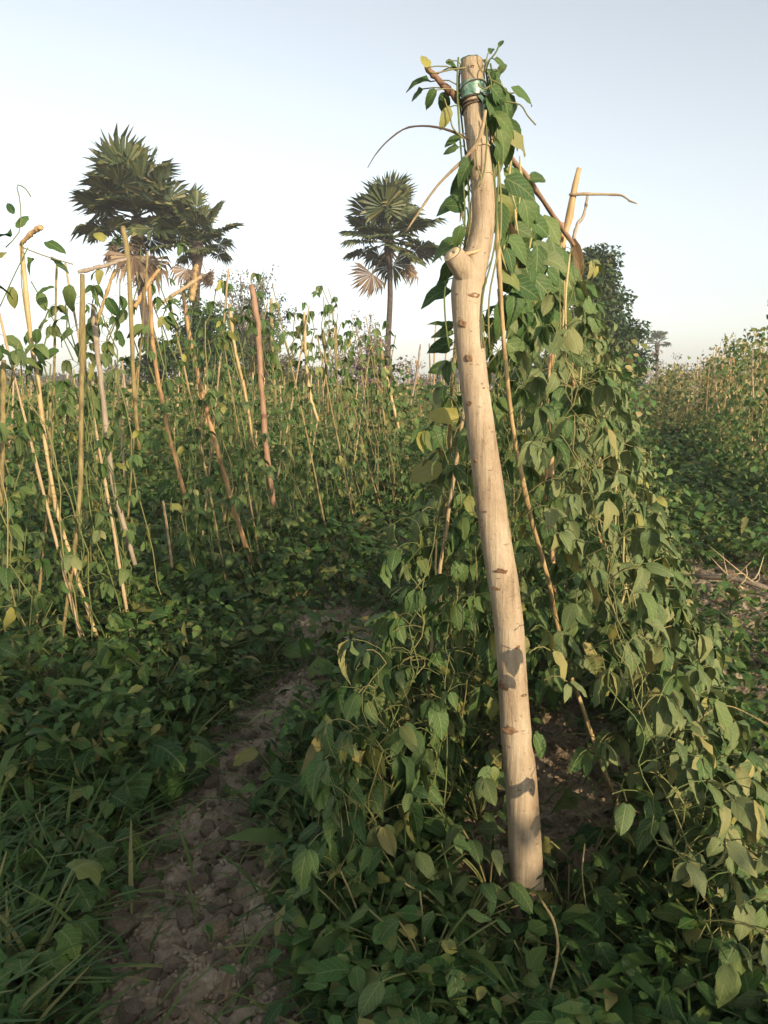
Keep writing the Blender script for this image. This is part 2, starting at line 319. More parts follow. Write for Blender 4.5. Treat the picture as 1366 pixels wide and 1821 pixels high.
# ------------------------------------------------------------------ leaf shapes
def leaf_arrays(L=1.0, W=0.62, fold=0.25, droop=0.35, curl=0.1, seg=5, cols=4, kind='bean', wav=0.03, seed=0):
    r = np.random.default_rng(seed)
    t = np.linspace(0, 1, seg+1)
    if kind == 'bean': wd = np.where(t < 1, (t+0.02)**0.55*(1-t)**0.80, 0); wd = wd/wd.max()
    elif kind == 'lance': wd = np.sin(np.pi*np.clip(t, 0, 1)**0.8); wd = wd/wd.max()
    elif kind == 'lobed': wd = (t+0.03)**0.4*(1-t)**0.6*(1+0.28*np.cos(t*13)); wd = wd/wd.max()
    wd = np.maximum(wd*W/2, 0.006)
    c = np.linspace(-1, 1, cols+1)
    V = np.zeros((seg+1, cols+1, 3)); uv = np.zeros((seg+1, cols+1, 2))
    for i in range(seg+1):
        y = t[i]; zc = -droop*y*y
        for j in range(cols+1):
            x = c[j]*wd[i]
            z = zc + fold*abs(x) - curl*x*x*4 + wav*r.normal()*abs(c[j])
            sw = 0.10*(abs(c[j]))*wd[i]*(1-y)*(-1 if kind != 'lance' else 0)   # heart-shaped shoulders
            V[i, j] = (x, y*(1-0.25*droop*y)+sw, z); uv[i, j] = (0.5+c[j]*0.5*wd[i]/(W/2), y)
    V *= L
    i = np.arange(seg)[:, None]*(cols+1); j = np.arange(cols)[None, :]
    Fq = np.stack([i+j, i+j+1, i+cols+2+j, i+cols+1+j], -1).reshape(-1, 4)
    return V.reshape(-1, 3), Fq, uv.reshape(-1, 2)
LEAF = {}
def leaf_set(key, mat, n, **k):
    out = []
    for q in range(n):
        a = dict(k); a['fold'] = U(0.1, 0.65) if 'fold' not in k else k['fold']; a['droop'] = U(0.15, 0.75); a['curl'] = U(0, 0.5); a['W'] = k.get('W', 0.58)*U(0.82, 1.14); a['wav'] = .045; a['seed'] = q
        V, Fq, uv = leaf_arrays(**a); out.append(np_mesh('leaf', V, Fq, M[mat], uv))
    LEAF[key] = out
leaf_set('bean', 'bean', 12); leaf_set('dusty', 'bean_dusty', 12); leaf_set('fresh', 'bean_fresh', 6); leaf_set('yellow', 'yellow', 4)
leaf_set('weed', 'weed', 5, W=0.66); leaf_set('lobed', 'weed', 5, W=0.95, kind='lobed', seg=7); leaf_set('lance', 'weed', 4, W=0.17, kind='lance')
leaf_set('dead', 'dead_leaf', 3, W=0.30, fold=.6); leaf_set('deadlance', 'dead_leaf', 3, W=0.16, kind='lance')

def frame(d, nrm):
    y = norm(d); z = nrm - y*nrm.dot(y); z = norm(z); x = y.cross(z)
    return Matrix(((x.x, y.x, z.x), (x.y, y.y, z.y), (x.z, y.z, z.z)))
def put_leaf(parent, key, pos, d, nrm, size, name='leaf'):
    o = bpy.data.objects.new(name, random.choice(LEAF[key])); col.objects.link(o); o.parent = parent
    o.matrix_basis = Matrix.Translation(pos-parent.location) @ frame(d, nrm).to_4x4() @ Matrix.Scale(size, 4)
    return o
def rv(s=1.0): return Vector((random.gauss(0, s), random.gauss(0, s), random.gauss(0, s)))

# joined foliage: many low leaves placed by numpy
T_LOW = leaf_arrays(L=1, W=0.66, fold=0.3, droop=0.35, curl=0, seg=2, cols=2, wav=0)
T_BLADE = leaf_arrays(L=1, W=0.045, fold=0.2, droop=0.6, curl=0, seg=3, cols=1, kind='lance', wav=0)
T_MID = leaf_arrays(L=1, W=0.66, fold=0.3, droop=0.4, curl=0.1, seg=3, cols=2, wav=0)
def many(tmpl, pos, d, nrm, size):
    """arrays (n,3),(n,3),(n,3),(n,) -> V,F,uv of all the leaves"""
    V, Fq, uv = tmpl; pos = np.asarray(pos, float); d = np.asarray(d, float); nrm = np.asarray(nrm, float); n = len(pos)
    y = d/(np.linalg.norm(d, axis=1)[:, None]+1e-9); z = nrm-(nrm*y).sum(1)[:, None]*y; z /= np.linalg.norm(z, axis=1)[:, None]+1e-9
    x = np.cross(y, z); s = np.asarray(size, float)[:, None, None]
    W = pos[:, None, :]+s*(V[None, :, 0:1]*x[:, None]+V[None, :, 1:2]*y[:, None]+V[None, :, 2:3]*z[:, None])
    Fa = (Fq[None]+np.arange(n)[:, None, None]*len(V)).reshape(-1, 4)
    return W.reshape(-1, 3), Fa, np.tile(uv, (n, 1))
def foliage(name, tmpl, pos, d, nrm, size, mat, parent=None, origin=None, kind=None):
    V, Fa, uv = many(tmpl, pos, d, nrm, size)
    if origin is not None: V = V-np.array(tuple(origin))
    o = link(name, np_mesh(name, V, Fa, mat, uv), parent)
    if origin is not None and parent is None: o.location = origin
    if kind: o['kind'] = kind
    return o

# ------------------------------------------------------------------ stakes
def stake(label, pts, r0, r1, mat, group=None, name='wooden_stake', cat='stake', sides=8, n=20, wob=0.35):
    sp = spline(pts, n); base = min(sp, key=lambda p: p.z).copy()
    rad = [.78*(r0+(r1-r0)*i/(n-1))*U(0.86, 1.1)*(1.2 if i % 6 == 3 else 1) for i in range(n)]; rad[0] *= .75
    sp = [p+rv(min(r0, r1)*wob*0.35) for p in sp]
    mb = MB(); mb.tube(sp, rad, sides); o = link(name, mb.mesh(name, M[mat], origin=base), None, base)
    return tag(o, label, cat, group)
def pstake(label, pl, Y0, Y1, w0, w1, mat, **k):
    """a stake through photograph points (top to bottom) between depths Y0 and Y1; widths in photo pixels"""
    n = len(pl); pts = [P(x, y, Y0+(Y1-Y0)*i/(n-1)) for i, (x, y) in enumerate(pl)]
    return stake(label, pts, w0*0.5*Y0/F, w1*0.5*Y1/F, mat, **k)

# ------------------------------------------------------------------ the forked post
def build_post():
    prof = [(839, 108, 38), (840, 130, 42), (842, 165, 44), (846, 205, 43), (850, 255, 40), (855, 300, 40), (858, 345, 40), (859, 385, 40), (856, 420, 43),
            (848, 455, 48), (838, 485, 56), (831, 515, 57), (830, 550, 54), (833, 595, 52), (839, 640, 51), (846, 692, 50), (852, 740, 50), (858, 790, 50), (865, 840, 52), (872, 890, 54), (880, 940, 53),
            (888, 990, 53), (894, 1030, 54), (900, 1075, 52), (906, 1124, 52), (910, 1180, 52), (914, 1236, 52), (918, 1300, 55), (923, 1360, 57), (928, 1420, 57), (933, 1490, 59), (938, 1560, 60), (942, 1640, 61), (945, 1690, 62), (949, 1760, 64), (953, 1830, 65)]
    n = len(prof); Yb, Yt = 1.98, 2.12
    pts = []; rad = []
    for x, y, wd in prof:
        f = (1690-y)/1580; Yd = Yb+(Yt-Yb)*f
        p = P(x, y, Yd); pts.append(p)
        depth = (p-CAM).dot(FWD); rad.append(wd/2*depth/F)
    N = 130; sp = spline(pts, N); rr = np.interp(np.linspace(0, n-1, N), range(n), rad)
    sides = 28; th = np.linspace(0, 2*math.pi, sides, endpoint=False)
    ii = np.arange(N)[:, None]
    rad2 = rr[:, None]*(1+0.05*fbm(np.cos(th)[None]*1.3+ii*0.06+9, np.sin(th)[None]*1.3+ii*0.09, 3, 4)*2+0.03*np.sin(ii*0.31+th[None]))
    base = Vector((sp[-1].x, sp[-1].y, gz(sp[-1].x, sp[-1].y)))
    t = empty('forked_post', base, 'thick pale bare wooden post with a sawn side stub, holding up the bean trellis', 'post')
    mb = MB(); mb.tube(sp, rad2, sides); link('trunk', mb.mesh('trunk', M['post'], origin=base), t)
    def pp(px, py, off=0.0, dx=0):   # point on the front of the post
        i = min(range(N), key=lambda k: abs(py-(910.5-F*(sp[k]-CAM).dot(UPV)/(sp[k]-CAM).dot(FWD))))
        Yd = sp[i].y-rr[i]*off; return P(px, py, Yd), rr[i]
    # sawn stub
    a, r = pp(842, 505, -.1); b, _ = pp(806, 452, 1.5)
    d = norm(b-a); pts = [a-d*0.01, a.lerp(b, .4), a.lerp(b, .75), b, b+d*0.003]
    sr_ = np.interp(np.linspace(0, 1, 16), [0, .5, .85, .97, 1], [.036, .0285, .0245, .025, .021])[:, None]*(1+.14*fbm(np.cos(np.linspace(0, 6.283, 18, endpoint=False))[None]*1.6+np.arange(16)[:, None]*.12, np.sin(np.linspace(0, 6.283, 18, endpoint=False))[None]*1.6+3, 3, 6))
    mb = MB(); mb.tube(spline(pts, 16), sr_, 18)
    st = link('stub', mb.mesh('stub', M['post'], origin=base), t)
    mb = MB(); mb.tube([b+d*0.0005, b+d*0.0050, b+d*.0045], np.stack([sr_[-1]*.99, sr_[-1]*.93, sr_[-1]*.3]), 18); link('cut_face', mb.mesh('cut_face', M['cutwood'], origin=base), st)
    # the pale sliver torn at the fork
    q = [pp(826, 452, 1.1)[0], pp(850, 446, 1.0)[0], pp(868, 436, 0.7)[0]]
    mb = MB(); mb.tube(spline(q, 8), np.linspace(.006, .002, 8), 6); link('torn_sliver', mb.mesh('torn_sliver', M['cutwood'], origin=base), t)
    # branch scars: a low lens of darker bark with a raised lip
    for (x, y, s, tl) in [(845, 525, 11, 1), (822, 575, 11, 0), (834, 637, 9, .4), (835, 717, 6, 0), (878, 770, 6, 0), (893, 1016, 11, .5), (882, 1047, 7, .8), (917, 1048, 5, 0), (921, 1150, 5, 0),
                          (893, 1220, 9, -.5), (932, 1236, 7, .7), (906, 1300, 13, .2), (845, 820, 4, 0), (862, 910, 4, 0), (860, 690, 4, 0), (852, 298, 6, 0), (947, 1335, 6, 0), (840, 118, 6, 0)]:
        p, r = pp(x, y, 0.86); i = np.arange(12); a = i/12*2*math.pi
        ctr = pp(x, y, 0)[0]; sc = s/2*2.0/F*1.45
        off = (x-np.interp(y, [q_[1] for q_ in prof], [q_[0] for q_ in prof]))/max(1, np.interp(y, [q_[1] for q_ in prof], [q_[2] for q_ in prof])/2)
        off = max(-.9, min(.9, off)); depth = math.sqrt(1-off*off)
        p = pp(x, y, depth*1.02)[0]; nn = norm(Vector((off, -depth, 0.0)))
        ax = norm(nn.cross(Vector((0, 0, 1)))); ay = nn.cross(ax)
        ring = []
        for k in (1.25, 0.9, 0.35):
            h = {1.25: -0.004, 0.9: 0.0035, 0.35: 0.001}[k]; k0 = k
            for q in range(12):
                k = k0
                ca, sa = math.cos(a[q]+tl), math.sin(a[q]+tl); k = k*(1+.22*math.sin(q*2.3+x)+.15*math.sin(q*1.1+y))
                ring.append(p+ax*(ca*sc*k*(1.1+.3*math.sin(x)))+ay*(sa*sc*k*(.75+.3*math.sin(y)))+nn*h)
        ring.append(p)
        Fq = [[g*12+q, g*12+(q+1) % 12, (g+1)*12+(q+1) % 12, (g+1)*12+q] for g in range(2) for q in range(12)] + [[24+q, 24+(q+1) % 12, 24+(q+2) % 12, 36] for q in range(0, 12, 2)]
        mb = MB(); mb.add([tuple(v) for v in ring], Fq); link('branch_scar', mb.mesh('branch_scar', M['scar'], origin=base), t)
    # ties round the head
    def band(name, y0, y1, mat, grow, tilt=0.0, thick=6):
        ys = np.linspace(y0, y1, thick); pts = []; rd = []
        for y in ys:
            p, r = pp(np.interp(y, [q[1] for q in prof], [q[0] for q in prof]), y); pts.append(p); rd.append(r*grow*(1+.06*fbm(np.linspace(0, 6, 24)+y, np.linspace(0, 6, 24)*.5+y*.3, 2, 8)+U(-.01, .01)))
        mb = MB(); mb.tube(pts, np.array(rd), 24, cap=False); o = link(name, mb.mesh(name, M[mat], origin=base), t); return o
    tb = band('plastic_tie', 148, 174, 'plastic', 1.06); tag(tb, 'green plastic tape wound round the head of the post')
    for (x0, y0, x1, y1) in [(856, 160, 872, 186), (852, 168, 862, 200)]:
        q0 = pp(x0, y0, 1.08)[0]; q1 = pp(x1, y1, 1.35)[0]; mq = q0.lerp(q1, .5)+Vector((.004, -.006, .004)); wv = Vector((.004, 0, .002)); sp_ = spline([q0, mq, q1], 6); mb = MB()
        mb.add([tuple(v) for p_ in sp_ for v in (p_-wv, p_+wv)], [[2*g, 2*g+1, 2*g+3, 2*g+2] for g in range(5)]); link('tape_end', mb.mesh('tape_end', M['plastic'], origin=base), tb)
    def twine(y, tilt, r=0.0022, mat='twine'):
        c, rr_ = pp(np.interp(y, [q[1] for q in prof], [q[0] for q in prof]), y)
        pts = [c+Vector((math.cos(a)*rr_*1.04, math.sin(a)*rr_*1.04, math.cos(a+1)*tilt)) for a in np.linspace(0, 2*math.pi, 25)]
        mb = MB(); mb.tube(pts, r, 6, cap=False); link('twine', mb.mesh('twine', M[mat], origin=base), t)
    twine(180, .006); twine(187, .004); twine(194, .010, .0028); twine(270, .012, .002, 'straw'); twine(325, .02, .0015, 'straw'); twine(158, .012, .002)
    return t, sp, rr, pp
post, post_sp, post_rr, pp = build_post()

# branches and poles tied to the post
pstake('short reddish broken branch pointing up left from the top of the post', [(757, 119), (785, 148), (812, 175), (846, 208)], 2.10, 2.16, 12, 17, 'red', name='broken_branch', cat='branch')
pstake('reddish brown ridge pole running back from the post to the second trellis stake', [(862, 226), (905, 275), (955, 340), (990, 392), (1024, 440)], 2.20, 3.75, 14, 10, 'red', name='ridge_pole', cat='pole')
pstake('pale curved bamboo strip slanting down left from the upper post', [(864, 195), (853, 245), (826, 282), (785, 322), (755, 362), (722, 412)], 2.03, 2.16, 9, 4, 'straw', name='bamboo_strip', cat='strip', wob=0.2)
pstake('thin dark dried tendril arching out left from the upper post', [(835, 248), (800, 232), (760, 224), (722, 228), (690, 250), (668, 275), (654, 298)], 2.08, 1.98, 6, 1.5, 'twine', name='dry_tendril', cat='tendril', wob=0.2)
pstake('split bamboo leg leaning out right from the post to the soil', [(872, 240), (884, 420), (895, 600), (912, 760), (940, 900), (975, 1030), (1003, 1160), (1045, 1285), (1104, 1452)], 2.16, 2.50, 9, 12, 'tan', name='bamboo_stake')
pstake('yellowish bamboo leg on the shaded left side behind the post', [(856, 260), (828, 440), (808, 640), (798, 800), (792, 960), (800, 1100), (808, 1230)], 2.25, 2.9, 9, 10, 'olive', name='bamboo_stake')
pstake('straw coloured bamboo leg just left of the split base of the shaded leaves', [(830, 700), (800, 900), (778, 1050), (764, 1200), (758, 1330)], 2.4, 2.35, 8, 8, 'straw', name='bamboo_stake')
pstake('brown upright stake rising clear of the leaves behind the post', [(1031, 299), (1010, 390), (997, 460), (986, 560), (982, 700), (980, 900), (986, 1060)], 3.75, 3.85, 14, 12, 'orange', name='trellis_stake')
pstake('thin tan cane beside the tall brown stake behind the post', [(1002, 395), (996, 450), (984, 540), (975, 700), (970, 900)], 3.6, 3.7, 7, 6, 'orange', name='trellis_stake')
pstake('thin dry reed sticking out right from the tall brown stake, bent at its tip', [(1012, 346), (1045, 345), (1085, 346), (1107, 348), (1120, 357), (1133, 362)], 3.75, 3.6, 7, 3, 'straw', name='dry_reed', cat='reed')
pstake('short dark crooked branch right of the tall brown stake', [(1046, 345), (1038, 382), (1026, 402), (1020, 430)], 3.8, 3.78, 6, 9, 'grey', name='broken_branch', cat='branch')
pstake('slim reddish leg leaning right beyond the post among the dusty leaves', [(1000, 480), (1022, 700), (1045, 860), (1080, 1010)], 3.8, 4.0, 7, 8, 'orange', name='trellis_stake')
pstake('slim pale leg leaning right at the far end of the near trellis', [(1012, 420), (1060, 600), (1090, 720)], 4.6, 5.2, 6, 6, 'tan', name='trellis_stake')

# ------------------------------------------------------------------ bean plants with leaves that can be picked apart
def face_point(s, z, side, H=2.25, half=0.62):
    return RW(s, side*(0.05+half*(1-min(z, H)/H)**(1.6 if side > 0 else 1.0)), z)
def trifoliate(plant, mb, p, out, keys, size, nrm_up=0.55, pet=0.1, n=3):
    """a petiole leaving p outwards and its drooping leaflets"""
    out = norm(out); e = p+out*pet*U(.6, 1.3)+Vector((0, 0, U(-.02, .04)))
    mb.tube(spline([p, p.lerp(e, .5)+Vector((0, 0, .015)), e], 4), 0.0016, 3, cap=False)
    side = norm(out.cross(Vector((0, 0, 1))))
    key = random.choice(keys)
    for k in range(n):
        a = (0, 1, -1)[k]*U(.7, 1.2)
        d = norm(out*math.cos(a)+side*math.sin(a))
        d = norm(d*U(.45, .9)+Vector((0, 0, -U(.25, 1.1)))+rv(.12))
        nn = norm(out*U(.3, .8)+Vector((0, 0, nrm_up*U(.6, 1.5)))+rv(.22))
        put_leaf(plant, 'yellow' if random.random() < .018 else (key if random.random() < .9 else random.choice(keys)), e+d*0.008, d, nn, size*U(.6, 1.2)*(1.06 if k == 0 else .92))

def bean_plant(label, s, side, keys, group=None, skirt=.3, inner=.0, nv=2, zmax=2.2, step=0.115, size=0.098, zmin=0.05, spread=0.16, base_extra=8, half=0.62, lat=RL, pods=0, H=2.25):
    b = face_point(s, 0, side, H, half); base = on_ground(b)
    t = empty('bean_plant', base, label, 'bean plant', group)
    mb = MB(); outv = lat*side
    for v in range(nv):
        s0 = s+U(-.05, .05); drift = U(-spread, spread); zt = zmax*U(.8, 1.0); pts = []
        nst = max(4, int(zt/step))
        for i in range(nst+1):
            z = zt*i/nst; q = face_point(s0+drift*z/zmax+.03*math.sin(z*7+v), z, side, H, half)+rv(.012); q += rv(.018); q.z = max(q.z+base.z*(1-z/zt), base.z); pts.append(q)
        mb.tube(spline(pts, len(pts)*2), np.linspace(.0028, .0014, len(pts)*2), 4, cap=False)
        for i, q in enumerate(pts):
            if q.z < zmin or (i == 0): continue
            a = U(-1.25, 1.25); o = outv*math.cos(a)+RD*math.sin(a)
            if q.z > .45 and random.random() < inner: q = q-outv*U(.05, .32)*(1-q.z/H)*1.3; o = outv*math.cos(a*1.6)+RD*math.sin(a*1.6)
            if random.random() < .12: o = -o
            o = o+Vector((0, 0, U(-.1, .35))); f = q.z/zmax
            if random.random() < (0.96 if f < .55 else (.8 if f < .8 else .5)): trifoliate(t, mb, q, o, keys, size*(1.1-.3*f), pet=.12*(1.15-.75*f))
    for k in range(base_extra):
        zz = U(.06, .75); q = face_point(s+U(-.18, .18), zz, side, H, half)+outv*U(-.05, skirt)*(1.1-zz)
        a = U(-1.3, 1.3); trifoliate(t, mb, q, outv*math.cos(a)+RD*math.sin(a)+Vector((0, 0, .2)), keys, size*1.05)
    link('stem', mb.mesh('stem', M['vine'], origin=base), t)
    for k in range(pods):
        q = face_point(s+U(-.2, .2), U(.9, 1.9), side, H, half)+outv*U(0, .06); m2 = MB()
        L_ = U(.14, .26); m2.tube(spline([q, q+Vector((U(-.01, .01), U(-.01, .01), -L_*.5)), q+Vector((U(-.03, .03), U(-.03, .03), -L_))], 6), [.002, .0035, .0035, .0035, .003, .001], 5)
        link('pod', m2.mesh('pod', M['pod'], origin=base), t)
    return t

words = ['first', 'second', 'third', 'fourth', 'fifth', 'sixth', 'seventh', 'eighth', 'ninth', 'tenth', 'eleventh', 'twelfth', 'thirteenth', 'fourteenth', 'fifteenth', 'sixteenth']
# sunlit right side of the near trellis
sr = [-.14, .08, .30, .58, .86, 1.15, 1.45, 1.75, 2.1, 2.5, 2.9, 3.35, 3.8, 4.3]
for i, s in enumerate(sr):
    zm = 1.0 if i == 0 else (1.45 if i < 2 else (U(1.82, 2.0) if i < 5 else U(2.02, 2.18)-.03*max(0, i-8)))
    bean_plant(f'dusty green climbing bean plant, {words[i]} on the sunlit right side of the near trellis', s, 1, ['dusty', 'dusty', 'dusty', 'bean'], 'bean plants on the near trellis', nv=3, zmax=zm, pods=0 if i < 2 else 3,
               base_extra=24 if i < 8 else 12, half=.60, step=.062, size=.085, skirt=.17, inner=.5)
sl = [-.26, -.08, .10, .38, .68, 1.0, 1.35, 1.75, 2.2, 2.7, 3.3]
for i, s in enumerate(sl):
    zm = .5 if i == 0 else (.8 if i == 1 else (1.4 if i == 2 else U(1.85, 2.1)))
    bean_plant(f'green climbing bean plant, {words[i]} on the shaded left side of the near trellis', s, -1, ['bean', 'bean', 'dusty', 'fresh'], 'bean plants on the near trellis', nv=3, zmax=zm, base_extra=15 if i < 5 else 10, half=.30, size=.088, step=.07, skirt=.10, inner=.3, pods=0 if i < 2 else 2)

for i, (s, zm) in enumerate([(.12, .9), (.38, 1.5), (.7, 1.9), (1.1, 2.0)]):
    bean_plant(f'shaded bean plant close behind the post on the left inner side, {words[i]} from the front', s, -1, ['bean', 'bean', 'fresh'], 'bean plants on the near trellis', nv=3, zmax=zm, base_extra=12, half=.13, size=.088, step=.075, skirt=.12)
# the vine on the head of the post: leaves read off the silhouette (x, y, tip angle on the picture, length, kind)
vbase = on_ground(Vector((post_sp[-1].x+.06, post_sp[-1].y+.14, 0)))
hv = empty('bean_vine', vbase, 'fresh green bean vine climbing the head of the tall post', 'bean vine')
HL = [(757, 120, 75, 38, 'yellow'), (765, 145, 170, 38, 'fresh'), (752, 158, 200, 26, 'bean'), (775, 160, 230, 34, 'fresh'), (786, 165, 290, 36, 'bean'), (800, 190, 250, 40, 'bean'), (815, 122, 170, 42, 'lance'),
      (820, 108, 35, 30, 'fresh'), (838, 108, 20, 30, 'bean'), (849, 112, 100, 24, 'fresh'), (872, 96, 80, 22, 'fresh'), (888, 84, 70, 18, 'fresh'), (880, 106, 5, 28, 'fresh'), (866, 122, 320, 34, 'bean'), (868, 150, 10, 36, 'fresh'),
      (874, 155, 320, 46, 'fresh'), (880, 175, 290, 44, 'bean'), (890, 190, 45, 28, 'fresh'), (878, 205, 330, 50, 'fresh'), (884, 222, 300, 56, 'bean'), (896, 230, 330, 58, 'dusty'), (900, 240, 280, 50, 'fresh'), (880, 250, 310, 46, 'bean'),
      (815, 262, 178, 30, 'bean'), (822, 240, 200, 34, 'bean'), (838, 285, 235, 46, 'fresh'), (828, 300, 250, 48, 'bean'), (832, 342, 195, 62, 'bean'), (826, 366, 165, 40, 'fresh'), (824, 382, 185, 44, 'bean'), (826, 405, 230, 46, 'fresh'),
      (815, 426, 172, 54, 'bean'), (818, 440, 250, 44, 'fresh'), (808, 462, 175, 46, 'fresh'), (806, 470, 240, 40, 'bean'), (800, 492, 195, 40, 'bean'), (798, 506, 220, 40, 'bean'), (798, 520, 205, 46, 'fresh'), (801, 566, 190, 44, 'bean'), (802, 576, 165, 38, 'fresh'),
      (804, 592, 200, 50, 'bean'), (806, 610, 215, 46, 'fresh'), (808, 632, 190, 44, 'bean'), (806, 650, 225, 52, 'fresh'), (815, 745, 160, 58, 'yellow'), (800, 690, 230, 58, 'fresh'), (792, 770, 200, 64, 'bean'), (795, 800, 230, 60, 'fresh'), (786, 830, 190, 66, 'bean'),
      (898, 330, 300, 56, 'fresh'), (890, 360, 270, 60, 'bean'), (905, 300, 320, 54, 'fresh'), (925, 345, 300, 60, 'bean'), (940, 320, 20, 40, 'fresh'), (900, 420, 330, 66, 'bean'), (930, 440, 250, 68, 'dusty'), (892, 460, 300, 64, 'fresh'), (950, 430, 300, 66, 'dusty'),
      (905, 500, 340, 70, 'fresh'), (945, 490, 320, 76, 'bean'), (885, 540, 290, 60, 'fresh'), (960, 520, 250, 70, 'fresh'), (930, 560, 320, 72, 'dusty'), (955, 600, 340, 72, 'dusty'), (985, 540, 300, 66, 'bean'), (900, 610, 330, 70, 'bean'), (940, 660, 330, 66, 'dusty'),
      (965, 385, 310, 56, 'bean'), (980, 420, 290, 60, 'dusty'), (1010, 480, 300, 56, 'dusty'), (1025, 520, 320, 54, 'bean')]
for k in range(46):
    x = U(882, 1000); HL.append((x, U(255+(x-875)*1.27, 570), U(230, 345), U(46, 66), random.choice(['fresh', 'bean', 'bean', 'dusty'])))
for k in range(9): HL.append((random.choice([U(768, 822), U(866, 905)]), U(100, 215), U(180, 350), U(20, 32), random.choice(['fresh', 'bean'])))
for k in range(14): HL.append((U(870, 915), U(150, 270), U(260, 350), U(36, 54), random.choice(['fresh', 'bean'])))
mb = MB()
for i, (x, y, ang, L_, key) in enumerate(HL):
    if x < 832 and 320 < y < 700:
        if random.random() < .22: continue
        x += U(-9, 6); y += U(-13, 13); ang += U(-32, 28); L_ *= U(.62, 1.15)
    Yd = 2.10+U(-.05, .10) if y < 480 and x < 885 else (2.12+U(0, .1) if x < 860 else 2.3+(x-880)/140*1.1+U(-.1, .15))
    if y > 640 and x < 860: Yd = 2.2+U(0, .15)
    p = P(x, y, Yd); a = R(ang); d = RIGHT*math.cos(a)+UPV*math.sin(a)+FWD*U(-.35, .25)
    nn = norm(Vector((U(-.3, .5), -U(.5, 1.2), U(.2, .9))))
    if i == 0: d = RIGHT*.15+UPV; nn = Vector((.3, -1, .1))
    if key == 'lance': nn = Vector((0, -.3, 1))
    depth = (p-CAM).dot(FWD)
    put_leaf(hv, key, p, d, nn, L_*depth/F*1.08)
    c, r = pp(850, min(1600, y+14)); c = c+Vector((r*.8*(1 if x > 850 else -1), r*.5, 0))
    if (p-c).length < .22: mb.tube(spline([c, c.lerp(p, .5)+Vector((0, 0, .015)), p], 5), .0016, 4, cap=False)
for k in range(6):      # stems winding up the back and sides of the post
    pts = []
    for i in range(0, 52, 2):
        q = post_sp[i]; a = {0: -.3, 1: .2, 2: .9, 3: 2.6, 4: 3.3, 5: 1.5}[k]+.5*math.sin(i*.09+k*2)
        pts.append(q+Vector((math.cos(a)*(post_rr[i]+.006+.012*(k % 3)), math.sin(a)*(post_rr[i]+.006+.01*(k % 2)), 0)))
    mb.tube(pts, .0026, 5)
for pl in ([(862, 128), (866, 112), (880, 96), (888, 80)], [(858, 128), (850, 112), (849, 98)], [(870, 140), (890, 150), (905, 165), (918, 164)], [(895, 180), (925, 186), (938, 205), (953, 222)], [(758, 118), (770, 130), (800, 124), (828, 120)], [(868, 128), (874, 150), (866, 172)],
           [(790, 175), (800, 205), (806, 228), (826, 248)], [(862, 205), (866, 240), (862, 300), (852, 332)], [(846, 268), (850, 300), (856, 318), (848, 336)], [(850, 150), (862, 158), (872, 152)]):
    mb.tube(spline([P(x, y, 2.06) for x, y in pl], 10), .0020, 4)
link('stem', mb.mesh('stem', M['vine'], origin=vbase), hv)
for k in range(14):
    x = U(880, 950) if k > 4 else U(822, 850); y0 = U(260, 420); Yd = 2.3+(max(0, x-880))/140*.9; m2 = MB(); q = P(x, y0, Yd); L_ = U(.10, .2)
    m2.tube(spline([q, q+Vector((U(-.01, .01), 0, -L_*.5)), q+Vector((U(-.02, .02), U(-.02, .02), -L_))], 6), [.002, .0038, .004, .0038, .003, .001], 5); link('pod', m2.mesh('pod', M['pod'], origin=vbase), hv)
# two big withered leaves hanging in the trellis
wl = empty('withered_leaf', P(905, 400, 2.5), 'large brown withered leaf hanging behind the post beside the ridge pole', 'leaf')
put_leaf(wl, 'dead', P(905, 395, 2.5), Vector((.22, .05, -1)), Vector((-.5, -1, .2)), .17, 'blade')
wl = empty('withered_leaf', P(1025, 440, 3.7), 'brown withered leaf hanging from the far end of the ridge pole', 'leaf')
put_leaf(wl, 'dead', P(1020, 425, 3.7), Vector((.3, 0, -1)), Vector((-.3, -1, .2)), .20, 'blade'); put_leaf(wl, 'dead', P(1022, 430, 3.72), Vector((.05, 0, -1)), Vector((.3, -1, .2)), .16, 'blade')

# ------------------------------------------------------------------ stakes of the left rows that the photo lets one tell apart
pstake('tall pale yellow stake at the left edge, crossing a second one near its foot', [(38, 432), (50, 560), (70, 700), (95, 880), (130, 1000), (178, 1152)], 4.0, 3.95, 11, 9, 'tan')
pstake('short orange stub of wood tied across the top of the leftmost stake', [(36, 434), (55, 416), (73, 403)], 3.98, 3.9, 9, 12, 'orange', name='tied_stub', cat='stub')
pstake('olive brown stake crossing the leftmost one low down, its foot in bare soil', [(146, 488), (147, 600), (145, 720), (143, 850), (135, 960), (118, 1080), (104, 1192)], 4.25, 3.85, 14, 8, 'olive')
pstake('grey weathered crossbar on the top of the olive stake', [(138, 484), (180, 474), (226, 460)], 4.25, 4.35, 9, 9, 'grey', name='crossbar', cat='bar')
pstake('crooked pinkish grey stake third from the left edge', [(166, 540), (172, 620), (182, 700), (198, 840), (214, 910), (241, 1004)], 4.5, 4.4, 13, 11, 'grey')
pstake('slanting tan cane below the grey crossbar', [(204, 478), (190, 520), (172, 575)], 4.45, 4.45, 8, 8, 'tan', name='tied_cane', cat='cane')
pstake('straight yellow green cane rising through leaves left of the palm trunk', [(218, 402), (226, 450), (233, 560), (238, 680), (247, 800)], 4.9, 4.9, 12, 9, 'olive')
pstake('orange split stake with a forked top in front of the left palms', [(265, 500), (270, 580), (278, 650), (300, 770), (331, 888)], 5.1, 5.0, 10, 9, 'orange')
pstake('short slanting cane tied across the forked orange stake', [(284, 478), (262, 508), (240, 546)], 5.05, 5.05, 8, 11, 'orange', name='tied_cane', cat='cane')
